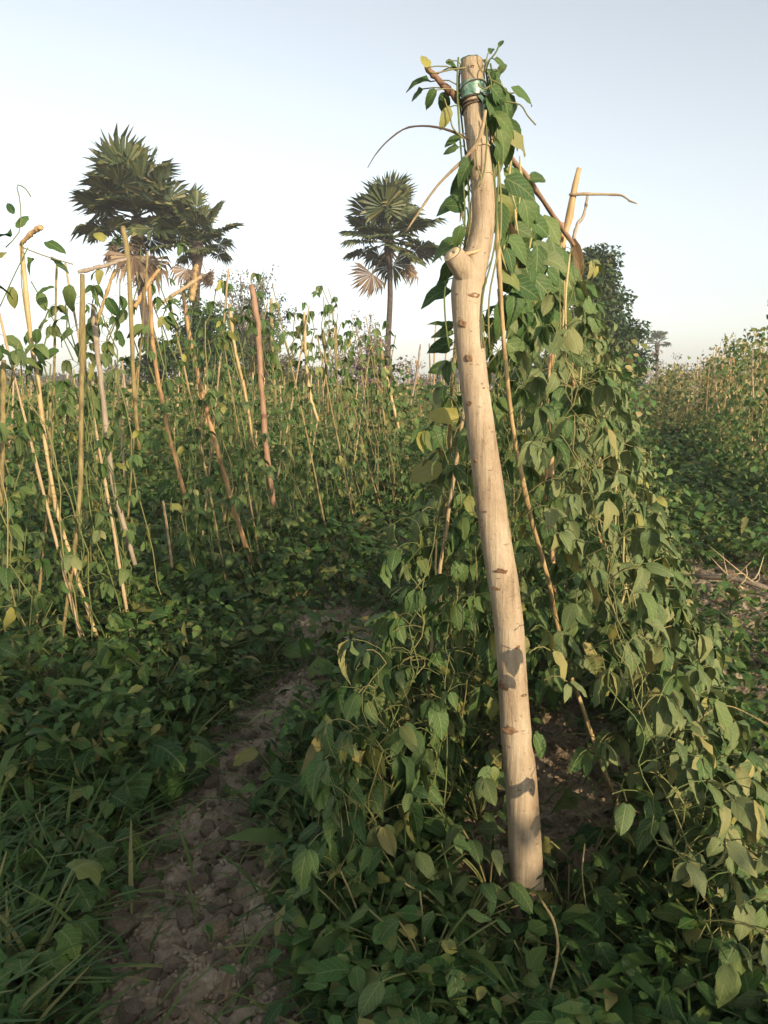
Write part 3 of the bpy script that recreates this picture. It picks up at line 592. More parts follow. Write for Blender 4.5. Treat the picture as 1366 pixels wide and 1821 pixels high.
pstake('long straight pinkish tan stake leaning to a foot in open soil', [(326, 520), (338, 600), (365, 722), (410, 880), (457, 1036)], 5.75, 5.7, 8, 13, 'orange')
pstake('tan crossbar slanting up right behind the forked stake', [(274, 548), (310, 524), (358, 492)], 5.4, 5.5, 8, 9, 'straw', name='crossbar', cat='bar')
pstake('thick short yellow upright end of the slanting crossbar', [(349, 470), (346, 500), (341, 534)], 5.5, 5.5, 10, 15, 'tan', name='tied_stub', cat='stub')
pstake('thin pale yellow stake left of the reddish upright one', [(408, 540), (418, 620), (436, 700), (452, 800)], 6.2, 6.2, 8, 6, 'tan')
pstake('reddish brown upright stake standing clear against the olive bush', [(447, 505), (457, 570), (466, 690), (474, 800), (488, 906)], 6.4, 6.4, 12, 13, 'red')
pstake('olive leafy stake right of the reddish upright one', [(482, 530), (484, 620), (490, 720)], 6.9, 6.9, 8, 7, 'olive')
pstake('slender yellow stake bent near its foot, left of the bare shrub', [(541, 555), (544, 630), (551, 700), (566, 750)], 7.4, 7.4, 6, 7, 'tan')
pstake('grey green stake in front of the bare shrub', [(597, 575), (598, 660), (604, 760)], 8.1, 8.1, 7, 5, 'olive')
pstake('dark leafy stake left of the bare shrub', [(574, 585), (580, 660), (584, 740)], 7.9, 7.9, 6, 5, 'olive')
pstake('thin reddish stake of the small tripod left of the single palm trunk', [(677, 604), (675, 690), (674, 772)], 9.5, 9.5, 6, 6, 'red')
pstake('thin yellow leg of the small tripod left of the single palm trunk', [(676, 608), (690, 680), (710, 765)], 9.45, 9.3, 5, 6, 'tan')
pstake('thin grey stick leaning right beside the single palm trunk', [(748, 612), (740, 670), (730, 720)], 9.9, 9.9, 4, 5, 'grey')
pstake('pale cane half hidden by leaves between the third and fourth stakes', [(205, 640), (213, 740), (222, 850)], 5.3, 5.3, 5, 6, 'straw')
pstake('thin brown cane in the leaves below the olive stake', [(290, 890), (300, 960), (306, 1010)], 4.9, 4.9, 6, 6, 'straw')
pstake('dark stake cut by the left edge of the picture', [(6, 640), (5, 760), (2, 900)], 3.8, 3.7, 12, 10, 'olive')

# ------------------------------------------------------------------ bean plants of the first left row (leaves still apart)
def row_plant(label, s, u, group, keys, zmax=2.1, nv=3, size=.10, step=.16, half=.35, dense=8, topleaf=.75):
    b = RW(s, u); base = on_ground(b); t = empty('bean_plant', base, label, 'bean plant', group); mb = MB()
    for v in range(nv):
        side = random.choice((-1, 1)); zt = zmax*U(.8, 1.02); nst = int(zt/step); s0 = s+U(-.2, .2); pts = []
        for i in range(nst+1):
            z = zt*i/nst; q = RW(s0+.04*math.sin(z*6+v), u+side*half*(1-z/2.3), z)+rv(.02); q.z = max(q.z, base.z-.01); pts.append(q)
        mb.tube(pts, .004, 4, cap=False)
        for i, q in enumerate(pts[1:]):
            if random.random() > topleaf and q.z > .9: continue
            a = U(0, 6.283); trifoliate(t, mb, q, Vector((math.cos(a), math.sin(a), .25)), keys, size*U(.8, 1.1), pet=.12)
    for k in range(dense):
        a = U(0, 6.283); q = RW(s+U(-.28, .28), u+U(-.5, .3), U(.08, .7)); trifoliate(t, mb, q, Vector((math.cos(a), math.sin(a), .3)), keys, size*1.1)
    link('stem', mb.mesh('stem', M['vine'], origin=base), t); return t
ls = np.arange(.7, 7.2, .46)
wl_ = words
for i, s in enumerate(ls):
    row_plant(f'bean plant on the first left row of stakes, {wl_[i]} counting from the camera', float(s), -2.69+U(-.08, .08), 'bean plants in the first row on the left', ['bean', 'bean', 'fresh', 'dusty'], zmax=U(1.85, 2.5), nv=6, dense=12, topleaf=.88, size=.09)

for k in range(16):     # thin canes leaning together along the first left row
    s0 = 1.0+k*.42+U(-.15, .15); sd_ = -1 if k % 2 else 1; a = on_ground(RW(s0+U(-.2, .2), -2.66+sd_*U(.25, .42))); e = RW(s0, -2.66-sd_*U(.02, .12), U(1.95, 2.4))
    stake(f'thin leaning cane half hidden in the first left row, {words[k]} from the camera', [a, a.lerp(e, .5)+rv(.02), e], U(.009, .013), U(.006, .009), random.choice(['tan', 'straw', 'olive', 'straw']), 'thin canes of the first left row', name='leaning_cane', cat='cane')
# tendrils and single leaves against the sky at the left edge
tv = empty('bean_vine', on_ground(P(60, 1100, 4.0)), 'straggling bean vine with few leaves against the sky at the left edge', 'bean vine'); mb = MB()
for pl in ([(10, 440), (35, 410), (36, 360), (30, 330), (45, 335), (55, 350)], [(40, 440), (80, 455), (130, 470)], [(0, 545), (25, 490), (50, 440)], [(55, 500), (90, 560), (112, 600), (130, 640)], [(40, 430), (38, 500), (52, 600), (70, 700)], [(146, 500), (150, 560), (140, 640)]):
    mb.tube(spline([P(x, y, 3.95) for x, y in pl], 12), .003, 4)
for (x, y, a, L_, k) in [(20, 420, 160, 40, 'fresh'), (30, 405, 60, 30, 'fresh'), (25, 380, 120, 26, 'fresh'), (12, 450, 200, 46, 'bean'), (80, 430, -20, 44, 'bean'), (90, 460, -10, 36, 'bean'), (128, 508, 240, 52, 'bean'), (96, 510, 190, 34, 'bean'), (70, 520, 290, 32, 'fresh'), (65, 585, 270, 28, 'fresh'), (85, 570, 200, 30, 'bean'),
                         (120, 565, 170, 40, 'bean'), (130, 590, 190, 44, 'bean'), (20, 510, 270, 40, 'bean'), (10, 600, 330, 40, 'bean'), (30, 640, 10, 36, 'bean'), (105, 625, 200, 46, 'bean'), (60, 460, 230, 30, 'fresh'), (190, 530, 300, 40, 'fresh'), (185, 430, 120, 36, 'yellow')]:
    p = P(x, y, 3.95+U(-.15, .2)); d = RIGHT*math.cos(R(a))+UPV*math.sin(R(a))+FWD*U(-.3, .3); put_leaf(tv, k, p, d, norm(Vector((U(-.2, .4), -U(.3, .9), U(.5, 1)))), L_*4/F)
link('stem', mb.mesh('stem', M['vine'], origin=tv.location), tv)

# ------------------------------------------------------------------ plants of the farther rows: one plant copied along its row
def clump_proto(seed, H=2.2, n=300, dry=0.3):
    r = np.random.default_rng(seed); mb = MB(); st = []
    for v in range(5):
        side = r.choice([-1, 1]); s0 = r.uniform(-.3, .3); zt = H*r.uniform(.75, 1.05); pts = []
        for i in range(9): z = zt*i/8; pts.append((side*.35*(1-z/H)+r.normal()*.05, s0+r.normal()*.06, z))
        st.append(pts); mb.tube(spline(pts, 16), .0035, 3, cap=False)
    f = r.random(n)**1.15; f = np.where(r.random(n) < .35, f*.4, f); z = f*H*1.02
    k = r.integers(0, 5, n); base = np.array([[np.interp(zz, [q[2] for q in st[kk]], [q[c] for q in st[kk]]) for c in (0, 1)] for zz, kk in zip(z, k)])
    sp = np.where(z < .8, .28, .11)
    pos = np.stack([base[:, 0]+r.normal(0, 1, n)*sp, base[:, 1]+r.normal(0, 1, n)*sp*.8, np.maximum(z, .04)], 1)
    d = np.stack([r.normal(0, 1, n), r.normal(0, 1, n), -r.uniform(.1, 1.0, n)], 1); nr = np.stack([r.normal(0, .5, n), r.normal(0, .5, n), r.uniform(.5, 1, n)], 1)
    sz = r.uniform(.07, .12, n)
    a = r.random(n) < dry*np.clip(z/H*1.6, 0, 1)
    V, Fa, uv = many(T_MID, pos[~a], d[~a], nr[~a], sz[~a]); m1 = np_mesh('foliage', V, Fa, M['far_bean'], uv)
    V, Fa, uv = many(T_MID, pos[a], d[a], nr[a], sz[a]*.9); m2 = np_mesh('dry_foliage', V, Fa, M['dry_bean'], uv)
    return mb.mesh('stem', M['vine']), m1, m2
protos = [clump_proto(q, H=h, n=n, dry=dr) for q, h, n, dr in [(1, 2.25, 360, .18), (2, 2.1, 330, .25), (3, 2.35, 350, .2), (4, 2.0, 310, .35), (5, 2.2, 300, .3)]]
dryprotos = [clump_proto(q, H=h, n=n, dry=.65) for q, h, n in [(11, 2.3, 260), (12, 2.15, 230), (13, 2.4, 240)]]
shadeprotos = [clump_proto(q, H=h, n=n, dry=.3) for q, h, n in [(6, 1.95, 560), (7, 1.8, 520)]]
def far_plant(s, u, label, group, pr=None, hs_=1.0):
    st, f1, f2 = pr or random.choice(protos); b = on_ground(RW(s, u))
    t = empty('bean_plant', b, label, 'bean plant', group); t.rotation_euler = (0, 0, -TH+random.choice((0, math.pi))+U(-.2, .2)); t.scale = (U(.9, 1.1), U(.95, 1.1), U(.9, 1.08)*hs_)
    link('stem', st, t); o = link('foliage', f1, t); o['kind'] = 'stuff'; o = link('dry_foliage', f2, t); o['kind'] = 'stuff'
def in_view(p, z=1.2, m=120):
    v = Vector((p.x, p.y, z))-CAM; dz = v.dot(FWD)
    if dz < .5: return False
    return -m < 683+F*v.x/dz < 1366+m
SPC = 2.6
rows = [(-2.66-SPC*k, k) for k in range(0, 9)]
nfar = 0
for u, k in rows:
    s = 7.3 if k == 0 else 0.0
    lim = 20 if k < 3 else 22
    while s < lim:
        p = RW(s, u)
        if in_view(p, m=160) and nfar < 190 and p.y > 2:
            nm = {0: ('bean plant farther along the first row on the left, beyond the reddish stake', 'far bean plants of the first left row'), 1: ('bean plant in the second row of stakes on the left', 'bean plants in the second left row'),
                  2: ('bean plant in the third row of stakes on the left', 'bean plants in the third left row')}.get(k, ('olive green bean plant in the back rows at the left', 'bean plants in the back left rows'))
            far_plant(s, u, *nm, hs_=max(.62, 1.0-.028*s)*U(.88, 1.08) if k == 0 else U(.60, .76)); nfar += 1
        s += U(.5, .68) if k < 3 else U(.7, .95)
R1 = 2.35
for q, u in enumerate((R1, R1+2.6, R1+5.2)):
    s = 7.5 if q == 0 else 9
    while s < (24 if q == 0 else 22):
        p = RW(s, u)
        if in_view(p, m=200):
            far_plant(s, u, 'yellowing bean plant in the row beyond the open strip at the right' if q == 0 else 'yellowing bean plant in the rows behind the first right row', 'bean plants of the first right row' if q == 0 else 'bean plants of the back right rows', pr=random.choice(dryprotos+protos[:1]), hs_=1.1)
        s += U(.5, .65)
s = 4.9
while s < 20:      # the near row going on to the horizon
    far_plant(s, U(-.1, .1), 'bean plant farther back in the row of the pale post', 'far bean plants of the near row', hs_=.8); s += U(.5, .6)
# unseen bean plants added behind the camera to throw shade over the foreground
for u0 in np.arange(-1.2, 2.95, .45):
    for q in range(3):
        p = Vector((0.2+u0, -2.35-.45*q-0.12*u0, 0)); pr = random.choice(shadeprotos); b = on_ground(p)
        t = empty('bean_plant', b, 'unseen bean plant added behind the camera to cast shade', 'bean plant', 'unseen shade plants behind the camera'); t.rotation_euler = (0, 0, U(0, 6)); t.scale = (1, 1, 1.2 if p.x < 2.8 else 1.0)
        link('stem', pr[0], t); o = link('foliage', pr[1], t); o['kind'] = 'stuff'; o = link('dry_foliage', pr[2], t); o['kind'] = 'stuff'

# stakes of the far rows, one by one
nst = 0
far_st = []
for mt in ('tan', 'olive', 'straw', 'orange'):
    mb = MB(); n = 6; mb.tube([Vector((0, 0, 2.3*i/(n-1)))+rv(.015) for i in range(n)], np.linspace(.016, .012, n), 6); far_st.append(mb.mesh('bean_stake', M[mt]))
def far_stake(s, u, label, group, h=1.0):
    b = on_ground(RW(s, u)); o = link('bean_stake', random.choice(far_st), None, b); o.rotation_euler = (U(-.13, .13), U(-.13, .13), U(0, 6)); o.scale = (1, 1, U(.85, 1.1)*h); tag(o, label, 'stake', group)
for u, k in rows:
    s = 9 if k == 0 else 1.0
    while s < 24:
        p = RW(s, u)
        if in_view(p, m=20) and nst < 170 and p.y > 3.5:
            far_stake(s, u+U(-.3, .3), 'thin stake among the leaves of the far left rows', 'stakes of the far left rows', .95 if k == 0 else .76); nst += 1
        s += U(.6, 1.1) if k < 4 else U(.8, 1.6)
for q, u in enumerate((R1, R1+2.6)):
    s = 8.0
    while s < 24:
        if in_view(RW(s, u), m=20): far_stake(s, u+U(-.25, .25), 'thin stake among the yellowing leaves of the right rows', 'stakes of the right rows', 1.0)
        s += U(.28, .5)

# rows beyond: nobody could count these
def far_mass():
    r = np.random.default_rng(5); pos = []; dry = []
    for u in list(np.arange(-2.66-SPC*12, R1+5.3+SPC*10, SPC))+[.9, 1.5]:
        s0 = 20 if u < 8 else 18
        for s in np.arange(s0, 62, 1.0):
            p = RW(s, u)
            if not in_view(p, m=60): continue
            n = int(90*(1 if s < 35 else .55)); f = r.random(n)**.9; z = f*(1.6 if u < 1 else 2.3)*r.uniform(.8, 1.06)
            q = np.stack([p.x+r.normal(0, .26, n)+RD.x*r.uniform(0, 1, n), p.y+r.normal(0, .26, n)+RD.y*r.uniform(0, 1, n), z], 1); pos.append(q)
    pos = np.vstack(pos); n = len(pos)
    d = np.stack([r.normal(0, 1, n), r.normal(0, 1, n), -r.uniform(.1, 1, n)], 1); nr = np.stack([r.normal(0, .5, n), r.normal(0, .5, n), np.ones(n)], 1); sz = r.uniform(.10, .19, n)
    a = r.random(n) < .25+.35*pos[:, 2]/2.2+.25*(to_row(pos[:, 0], pos[:, 1])[1] > 1)
    o = foliage('far_bean_rows', T_LOW, pos[~a], d[~a], nr[~a], sz[~a], M['far_bean'], kind='stuff'); tag(o, 'green foliage of the distant bean rows')
    o = foliage('far_dry_bean_rows', T_LOW, pos[a], d[a], nr[a], sz[a]*.85, M['dry_bean'], kind='stuff'); tag(o, 'yellowed foliage of the distant bean rows')
    mb = MB(); r2 = random.Random(4)
    for u in list(np.arange(-2.66-SPC*10, R1+SPC*9, SPC)):
        for s in np.arange(24, 50, 1.3):
            p = RW(s+r2.uniform(-.5, .5), u+r2.uniform(-.3, .3))
            if in_view(p, m=10): mb.tube([p, p+Vector((r2.uniform(-.25, .25), r2.uniform(-.2, .2), r2.uniform(1.3, 1.8) if u < 1 else r2.uniform(1.8, 2.5)))], .016, 4)
    o = link('far_stakes', mb.mesh('far_stakes', M['tan'])); tag(o, 'stakes of the distant bean rows', None, None, 'stuff')
far_mass()

# ------------------------------------------------------------------ weeds and ground cover
def weed(label, p, key, n, size, tall, group='broad leaved weeds between the rows', lean=0.9, name='broadleaf_weed', stem=.003):
    base = on_ground(p); t = empty(name, base, label, 'weed', group); mb = MB()
    for k in range(n):
        a = U(0, 6.283); el = U(.35, 1.2); L_ = tall*U(.5, 1.0)
        top = base+Vector((math.cos(a)*math.cos(el)*L_*lean, math.sin(a)*math.cos(el)*L_*lean, math.sin(el)*L_))
        mb.tube(spline([base, base.lerp(top, .5)+Vector((0, 0, .1*L_)), top], 5), stem, 4, cap=False)
        d = norm(Vector((math.cos(a+U(-.6, .6)), math.sin(a+U(-.6, .6)), U(-.6, .15)))); put_leaf(t, key if random.random() < .985 or size > .12 else 'yellow', top, d, norm(Vector((d.x*.3, d.y*.3-.2, 1))+rv(.2)), size*U(.65, 1.15))
    link('stem', mb.mesh('stem', M['vine'], origin=base), t); return t
named = [((130, 1240), 'lobed', 7, .20, .34, 'squash seedling with broad pale green leaves at the foot of the crossed stakes'), ((60, 1180), 'weed', 8, .17, .36, 'large leaved weed by the bare mound at the left edge'), ((240, 1230), 'lobed', 8, .17, .30, 'lobed weed with one yellow leaf right of the crossed stakes'),
         ((250, 1390), 'lobed', 5, .17, .22, 'broad leaved weed at the left brink of the bare path'), ((130, 1620), 'lobed', 8, .09, .26, 'small round leaved weed low at the left beside the path'), ((60, 1720), 'lobed', 9, .10, .3, 'leafy weed in the bottom left corner'),
         ((500, 1400), 'weed', 8, .11, .20, 'dark weed between the bare path and the trellis'), ((590, 1170), 'lobed', 9, .13, .26, 'feathery green weed beyond the bare path'), ((300, 1010), 'lobed', 12, .15, .5, 'pale yellow green squash plant below the middle stakes'),
         ((400, 1080), 'lobed', 9, .13, .36, 'squash plant with pale leaves near the foot of the long leaning stake'), ((1080, 1500), 'lobed', 8, .13, .24, 'dark lobed weed under the right side of the trellis'), ((1010, 1640), 'weed', 9, .09, .18, 'low dark weed right of the foot of the post'),
         ((1200, 1650), 'lobed', 11, .09, .22, 'pale lobed weed at the lower right'), ((900, 1760), 'weed', 10, .09, .16, 'low dark weed in front of the foot of the post'), ((1120, 1770), 'lobed', 12, .08, .18, 'low creeping weed at the bottom right'), ((1320, 1700), 'lobed', 11, .10, .24, 'leafy weed in the bottom right corner'),
         ((560, 1560), 'weed', 6, .10, .16, 'weed beside the path left of the yellowing bean leaves'), ((1250, 1180), 'lobed', 9, .11, .26, 'bright green weed right of the sunlit trellis'), ((925, 1665), 'weed', 9, .075, .13, 'small dark weed against the very foot of the post'), ((985, 1620), 'lobed', 7, .08, .16, 'small lobed weed just right of the foot of the post'), ((720, 1560), 'weed', 8, .10, .2, 'dark weed under the yellowing bean leaves')]
for (px, py), key, n, sz, tall, lab in named: weed(lab, G(px, py), key, n, sz, tall, None)
for q, (px, py) in enumerate(sorted([(640, 1560), (700, 1480), (720, 1640), (790, 1560), (820, 1690), (660, 1720), (760, 1790), (850, 1480), (870, 1600)])):
    weed(f'low sprawling bean plant left of the post foot, {words[q]} from the left', G(px, py), random.choice(['bean', 'bean', 'dusty']), 16, .082, .26, 'low bean plants before the post', name='low_bean_plant')
for q, (px, py) in enumerate(sorted([(1040, 1580), (1120, 1600), (1180, 1560), (1260, 1600), (1080, 1690), (1240, 1740), (1000, 1720), (1340, 1640), (1160, 1800), (960, 1800), (1050, 1790), (1330, 1800)])):
    weed(f'low dark leafy weed right of the foot of the post, {words[q]} from the left', G(px, py), random.choice(['weed', 'lobed', 'fresh']), 14, .075, .2, 'low weeds at the lower right')
for q, (px, py) in enumerate(sorted([(530, 1480), (560, 1780), (180, 1560), (130, 1780), (440, 1420)])):
    weed(f'small green weed on the brink of the bare path, {words[q]} from the left', G(px, py), random.choice(['weed', 'lobed']), 9, .06, .12, 'small weeds along the path')
r = random.Random(9); cnt = 0
while cnt < 130:
    y = 2.2+r.random()**1.3*9.5; x = r.uniform(-.56, .56)*y
    s, u = to_row(x, y)
    if float(soil_mask([x], [y])[0]) > .35 or (-.7 < s < 5 and abs(u) < .75): continue
    if y < 3.4 and x > -.5: continue
    zone = ('weed in the green strip right of the near trellis', 'weeds right of the near trellis') if u > .3 else (('weed in the dark green belt left of the bare path', 'weeds left of the path') if y < 3.8 else (('weed between the near trellis and the first left row', 'weeds in the strip left of the near trellis') if u > -2.2 else ('weed among or behind the first left row of stakes', 'weeds in the left rows')))
    weed(zone[0], Vector((x, y, 0)), r.choice(['lobed', 'weed', 'weed']), r.randint(7, 12), r.uniform(.08, .15), r.uniform(.16, .42), zone[1]); cnt += 1
for q, (px, py, n) in enumerate(sorted([(70, 1480, 9), (30, 1400, 8), (150, 1360, 8), (110, 1560, 7), (200, 1480, 6)])):
    weed(f'weed with long narrow arching leaves in the left foreground, {words[q]} from the left', G(px, py), 'lance', n, .17, .26, 'narrow leaved weeds at the left', name='narrow_leaf_weed')

def scatter(n, seed, ymin, ymax, cond, power=1.6):
    r = np.random.default_rng(seed); y = ymin+r.random(n)**power*(ymax-ymin); x = r.uniform(-.6, .6, n)*(y+.3)
    m = soil_mask(x, y); keep = r.random(n) > np.clip(m*1.25, 0, cond); return x[keep], y[keep], r
x, y, r = scatter(90000, 3, 1.0, 34, .988, 2.5); n = len(x)
s_, u_ = to_row(x, y)
z = ground_h(x, y)+r.random(n)**1.4*np.where(y < 2.6, .15, .34)
d = np.stack([r.normal(0, 1, n), r.normal(0, 1, n), r.uniform(-.5, .5, n)], 1); nr = np.stack([r.normal(0, .45, n), r.normal(0, .45, n)-.15, np.ones(n)], 1)
sz = r.uniform(.028, .075, n)*np.clip(y/5, 1, 4)
sz = sz*np.where(r.random(n) < .14, 1.7, 1); m = r.random(n) < .22
T_NAR = leaf_arrays(L=1, W=.22, fold=.3, droop=.5, curl=0, seg=3, cols=2, kind='lance', wav=0)
o = foliage('fine_ground_cover', T_NAR, np.stack([x, y, z], 1)[m], d[m], nr[m], sz[m]*1.9, M['grass'], kind='stuff'); tag(o, 'low narrow leaved ground cover between the bean rows'); m = ~m
o = foliage('ground_cover', T_MID, np.stack([x, y, z], 1)[m], d[m], nr[m], sz[m], M['weed'], kind='stuff'); tag(o, 'low green ground cover between the bean rows')
x, y, r = scatter(70000, 8, 0.9, 9, .955, 1.6); n = len(x)
pn = fbm(x*1.4, y*1.4, 3, 21); k = (pn > -.03) | (r.random(n) < .25) | ((x < -.75) & (y < 3.6)); x, y = x[k], y[k]; n = len(x)
pos = np.stack([x, y, ground_h(x, y)-.01], 1); a = r.uniform(0, 6.283, n); el = r.uniform(.5, 1.4, n)
d = np.stack([np.cos(a)*np.cos(el), np.sin(a)*np.cos(el), np.sin(el)], 1); nr = np.stack([-np.cos(a)*np.sin(el), -np.sin(a)*np.sin(el), np.cos(el)+.01], 1)
o = foliage('grass', T_BLADE, pos, d, nr, r.uniform(.10, .30, n)*np.where(x < -.7, 1.15, .8), M['grass'], kind='stuff'); tag(o, 'thin green grass growing through the weeds')
# litter on the soil
x, y, r = scatter(9000, 17, 0.9, 6, 0.0, 1.3); m = soil_mask(x, y) > .4; x, y = x[m][:1500], y[m][:1500]; n = len(x); a = r.uniform(0, 6.283, n)
o = foliage('dry_litter', leaf_arrays(L=1, W=.10, seg=2, cols=1, kind='lance', wav=0), np.stack([x, y, ground_h(x, y)+.006], 1), np.stack([np.cos(a), np.sin(a), r.normal(0, .15, n)], 1), np.stack([r.normal(0, .3, n), r.normal(0, .3, n), np.ones(n)], 1), r.uniform(.03, .11, n), M['dead_leaf'], kind='stuff'); tag(o, 'dry straw and leaf litter on the bare soil')

# clods
import bmesh
clods = []
for q in range(8):
    bm = bmesh.new(); rq = random.Random(70+q)
    for _ in range(22):
        v = Vector((rq.gauss(0, 1), rq.gauss(0, 1), rq.gauss(0, 1))); v.normalize(); v *= rq.uniform(.75, 1.1); bm.verts.new((v.x*1.1, v.y, v.z*.75))
    h_ = bmesh.ops.convex_hull(bm, input=bm.verts[:]); bmesh.ops.delete(bm, geom=[g for g in h_['geom_interior'] if isinstance(g, bmesh.types.BMVert)], context='VERTS')
    bmesh.ops.recalc_face_normals(bm, faces=bm.faces[:])
    me = bpy.data.meshes.new('soil_clod'); bm.to_mesh(me); bm.free(); me.materials.append(M['clod']); clods.append(me)
def clod(p, s, label='dry brown clod on the bare path', group='clods on the bare path'):
    o = link('soil_clod', random.choice(clods), None, (p.x, p.y, gz(p.x, p.y)+s*.25)); o.rotation_euler = (U(-.5, .5), U(-.5, .5), U(0, 6)); o.scale = (s*U(.8, 1.2), s*U(.8, 1.2), s*U(.7, 1.1)); return tag(o, label, 'clod', group)
clod(G(215, 1650), .060, 'largest reddish brown clod at the left of the bare path', None); clod(G(340, 1640), .045, 'rounded grey brown clod in the middle of the bare path', None)
clod(G(385, 1500), .055, 'flat clod halfway up the bare path', None)
k = 0; r = random.Random(3)
while k < 230:
    y = r.uniform(1.45, 4.0); x = r.uniform(-1.1, .3)
    if float(soil_mask([x], [y])[0]) < .55: continue
    clod(Vector((x, y, 0)), r.choice([.010, .014, .020, .028, .040])*r.uniform(.8, 1.2)); k += 1
k = 0
while k < 70:
    y = r.uniform(1.9, 6.3); x = r.uniform(.2, 3.1)
    if float(soil_mask([x], [y])[0]) < .55: continue
    clod(Vector((x, y, 0)), r.choice([.016, .022, .03, .045])*r.uniform(.8, 1.2), 'brown clod on the bare soil right of the path or under the trellis', 'clods under and beside the trellis'); k += 1
mb_v = []; mb_f = []; nn_ = 0
ico = bmesh.new(); bmesh.ops.create_icosphere(ico, subdivisions=1, radius=1); IV = np.array([v.co[:] for v in ico.verts]); IF = np.array([[v.index for v in f.verts] for f in ico.faces]); ico.free()
x, y, r_ = scatter(30000, 31, 1.0, 6.2, 0.0, 1.2); m = soil_mask(x, y) > .45; x, y = x[m][:4500], y[m][:4500]; n = len(x)
s = r_.uniform(.003, .010, n); V = (IV[None]*(1+.25*r_.normal(size=(n, len(IV), 1)))*s[:, None, None]+np.stack([x, y, ground_h(x, y)+s*.3], 1)[:, None]).reshape(-1, 3)
o = link('soil_crumbs', np_mesh('soil_crumbs', V, (IF[None]+np.arange(n)[:, None, None]*len(IV)).reshape(-1, 3), M['soil'])); tag(o, 'fine crumbs of dry soil', None, None, 'stuff')
# dead brushwood on the brown patch at the right
bw = on_ground(G(1320, 1080)); t = empty('dead_brushwood', bw, 'dead branch with dry twigs lying on the brown patch at the right edge', 'branch'); mb = MB()
mb.tube(spline([bw+Vector((-.25, .3, .12)), bw+Vector((0, 0, .16)), bw+Vector((.3, -.2, .05))], 9), .02, 7); link('limb', mb.mesh('limb', M['grey'], origin=bw), t)
for k in range(12):
    m2 = MB(); a = bw+Vector((U(-.2, .2), U(-.15, .2), U(.05, .16))); e = a+Vector((U(-.35, .35), U(-.3, .3), U(-.05, .3))); m2.tube(spline([a, a.lerp(e, .5)+rv(.03), e], 6), np.linspace(.008, .002, 6), 5); link('twig', m2.mesh('twig', M['straw'], origin=bw), t)
# arching stems in front
pstake('long green vine stem curving down in front of the foot of the post', [(962, 1600), (985, 1640), (992, 1690), (980, 1750), (962, 1821)], 1.75, 1.55, 7, 7, 'olive', name='vine_stem', cat='vine', wob=.1)
pstake('thin bent green stem at the lower right leaning up to the right edge', [(1180, 1330), (1230, 1290), (1290, 1255), (1366, 1288)], 2.2, 2.4, 3, 3, 'olive', name='vine_stem', cat='vine', wob=.1)
pstake('thin vine stem hanging among the low leaves right of the post', [(1040, 1500), (1036, 1560), (1050, 1640), (1090, 1720)], 1.95, 1.8, 4, 4, 'olive', name='vine_stem', cat='vine', wob=.1)

# ------------------------------------------------------------------ palms
def frond_mesh(seed, mat, R_=1.16, pet=1.22, n=40, spread=2.5, droop=.35):
    r = random.Random(seed); V = []; Fq = []; k = 0
    def quad(a, b, c, d):
        nonlocal k
        V.extend([a, b, c, d]); Fq.append([k, k+1, k+2, k+3]); k += 4
    quad((-.035, 0, 0), (.035, 0, 0), (.02, pet, -.02), (-.02, pet, -.02)); quad((0, 0, -.035), (0, 0, .035), (0, pet, .0), (0, pet, -.04))
    for i in range(n):
        a = -spread+2*spread*i/(n-1)+r.uniform(-.04, .04); L_ = R_*r.uniform(.85, 1.1)*(1-.22*abs(a)/spread); da = spread/n*1.0
        ca, sa = math.cos(a), math.sin(a); pz = .09*(1 if i % 2 else -1)*.5; cup = .25*abs(a)/spread
        def pt(rad, off, z): b = a+off; return (math.sin(b)*rad, pet+math.cos(b)*rad, z)
        z1 = cup*L_*.5-droop*.08*L_; z2 = cup*L_*.55-droop*.12*L_-droop*r.uniform(.2, 1.0)*L_
        quad(pt(.05, -da, 0), pt(.05, da, 0), pt(L_*.74, da*1.0, z1+pz), pt(L_*.74, -da*1.0, z1-pz))
        quad(pt(L_*.74, -da*1.0, z1-pz), pt(L_*.74, da*1.0, z1+pz), pt(L_, da*.08, z2), pt(L_, -da*.08, z2))
    return np_mesh('frond', V, Fq, M[mat], smooth=False)
FR = [frond_mesh(q, 'frond', droop=.10+.10*q) for q in range(4)]; FD = [frond_mesh(q+20, 'dead_frond', droop=.6, spread=1.5, n=22, R_=1.1) for q in range(2)]
def palm(label, base, top, crown, n, ndead, rt=.2, group='palms on the skyline', full=True):
    t = empty('palm_tree', base, label, 'palm', group); ctr = top
    mb = MB(); k = 16; pts = spline([base, base.lerp(top, .35)+Vector((U(-.15, .15), 0, 0)), base.lerp(top, .7)+Vector((U(-.12, .12), 0, 0)), top], k)
    mb.tube(pts, np.interp(np.linspace(0, 1, k), [0, .12, .8, .93, 1], [rt*1.5, rt*1.05, rt*.85, rt*1.5, rt*1.1]), 12); link('trunk', mb.mesh('trunk', M['palm_trunk'], origin=base), t)
    for q in range(n+ndead):
        dead = q >= n; o = link('frond', random.choice(FD if dead else FR), t)
        a = q*2.39996+U(-.2, .2); f = (q+.5)/n
        el = (math.pi/2*.97-f*1.95+U(-.2, .2)) if not dead else U(-1.2, -.75)
        d = Vector((math.cos(a)*math.cos(el), math.sin(a)*math.cos(el), math.sin(el))); up = Vector((0, 0, 1)) if el < 1.2 else Vector((-math.cos(a), -math.sin(a), .3))
        up = norm(up+rv(.25))
        o.matrix_basis = Matrix.Translation(ctr-base+d*.12+Vector((0, 0, (.5-f)*.5 if not dead else -.5))) @ frame(d, up).to_4x4() @ Matrix.Scale(crown/2.35*U(.72, 1.12), 4)
    return t
def gb(px, Y): p = P(px, 689, Y); return Vector((p.x, p.y, gz(p.x, p.y)))
palm('single palm with a round crown on a tall bare trunk left of the post', gb(697, 40), P(690, 425, 40), 2.75, 33, 2, .15)
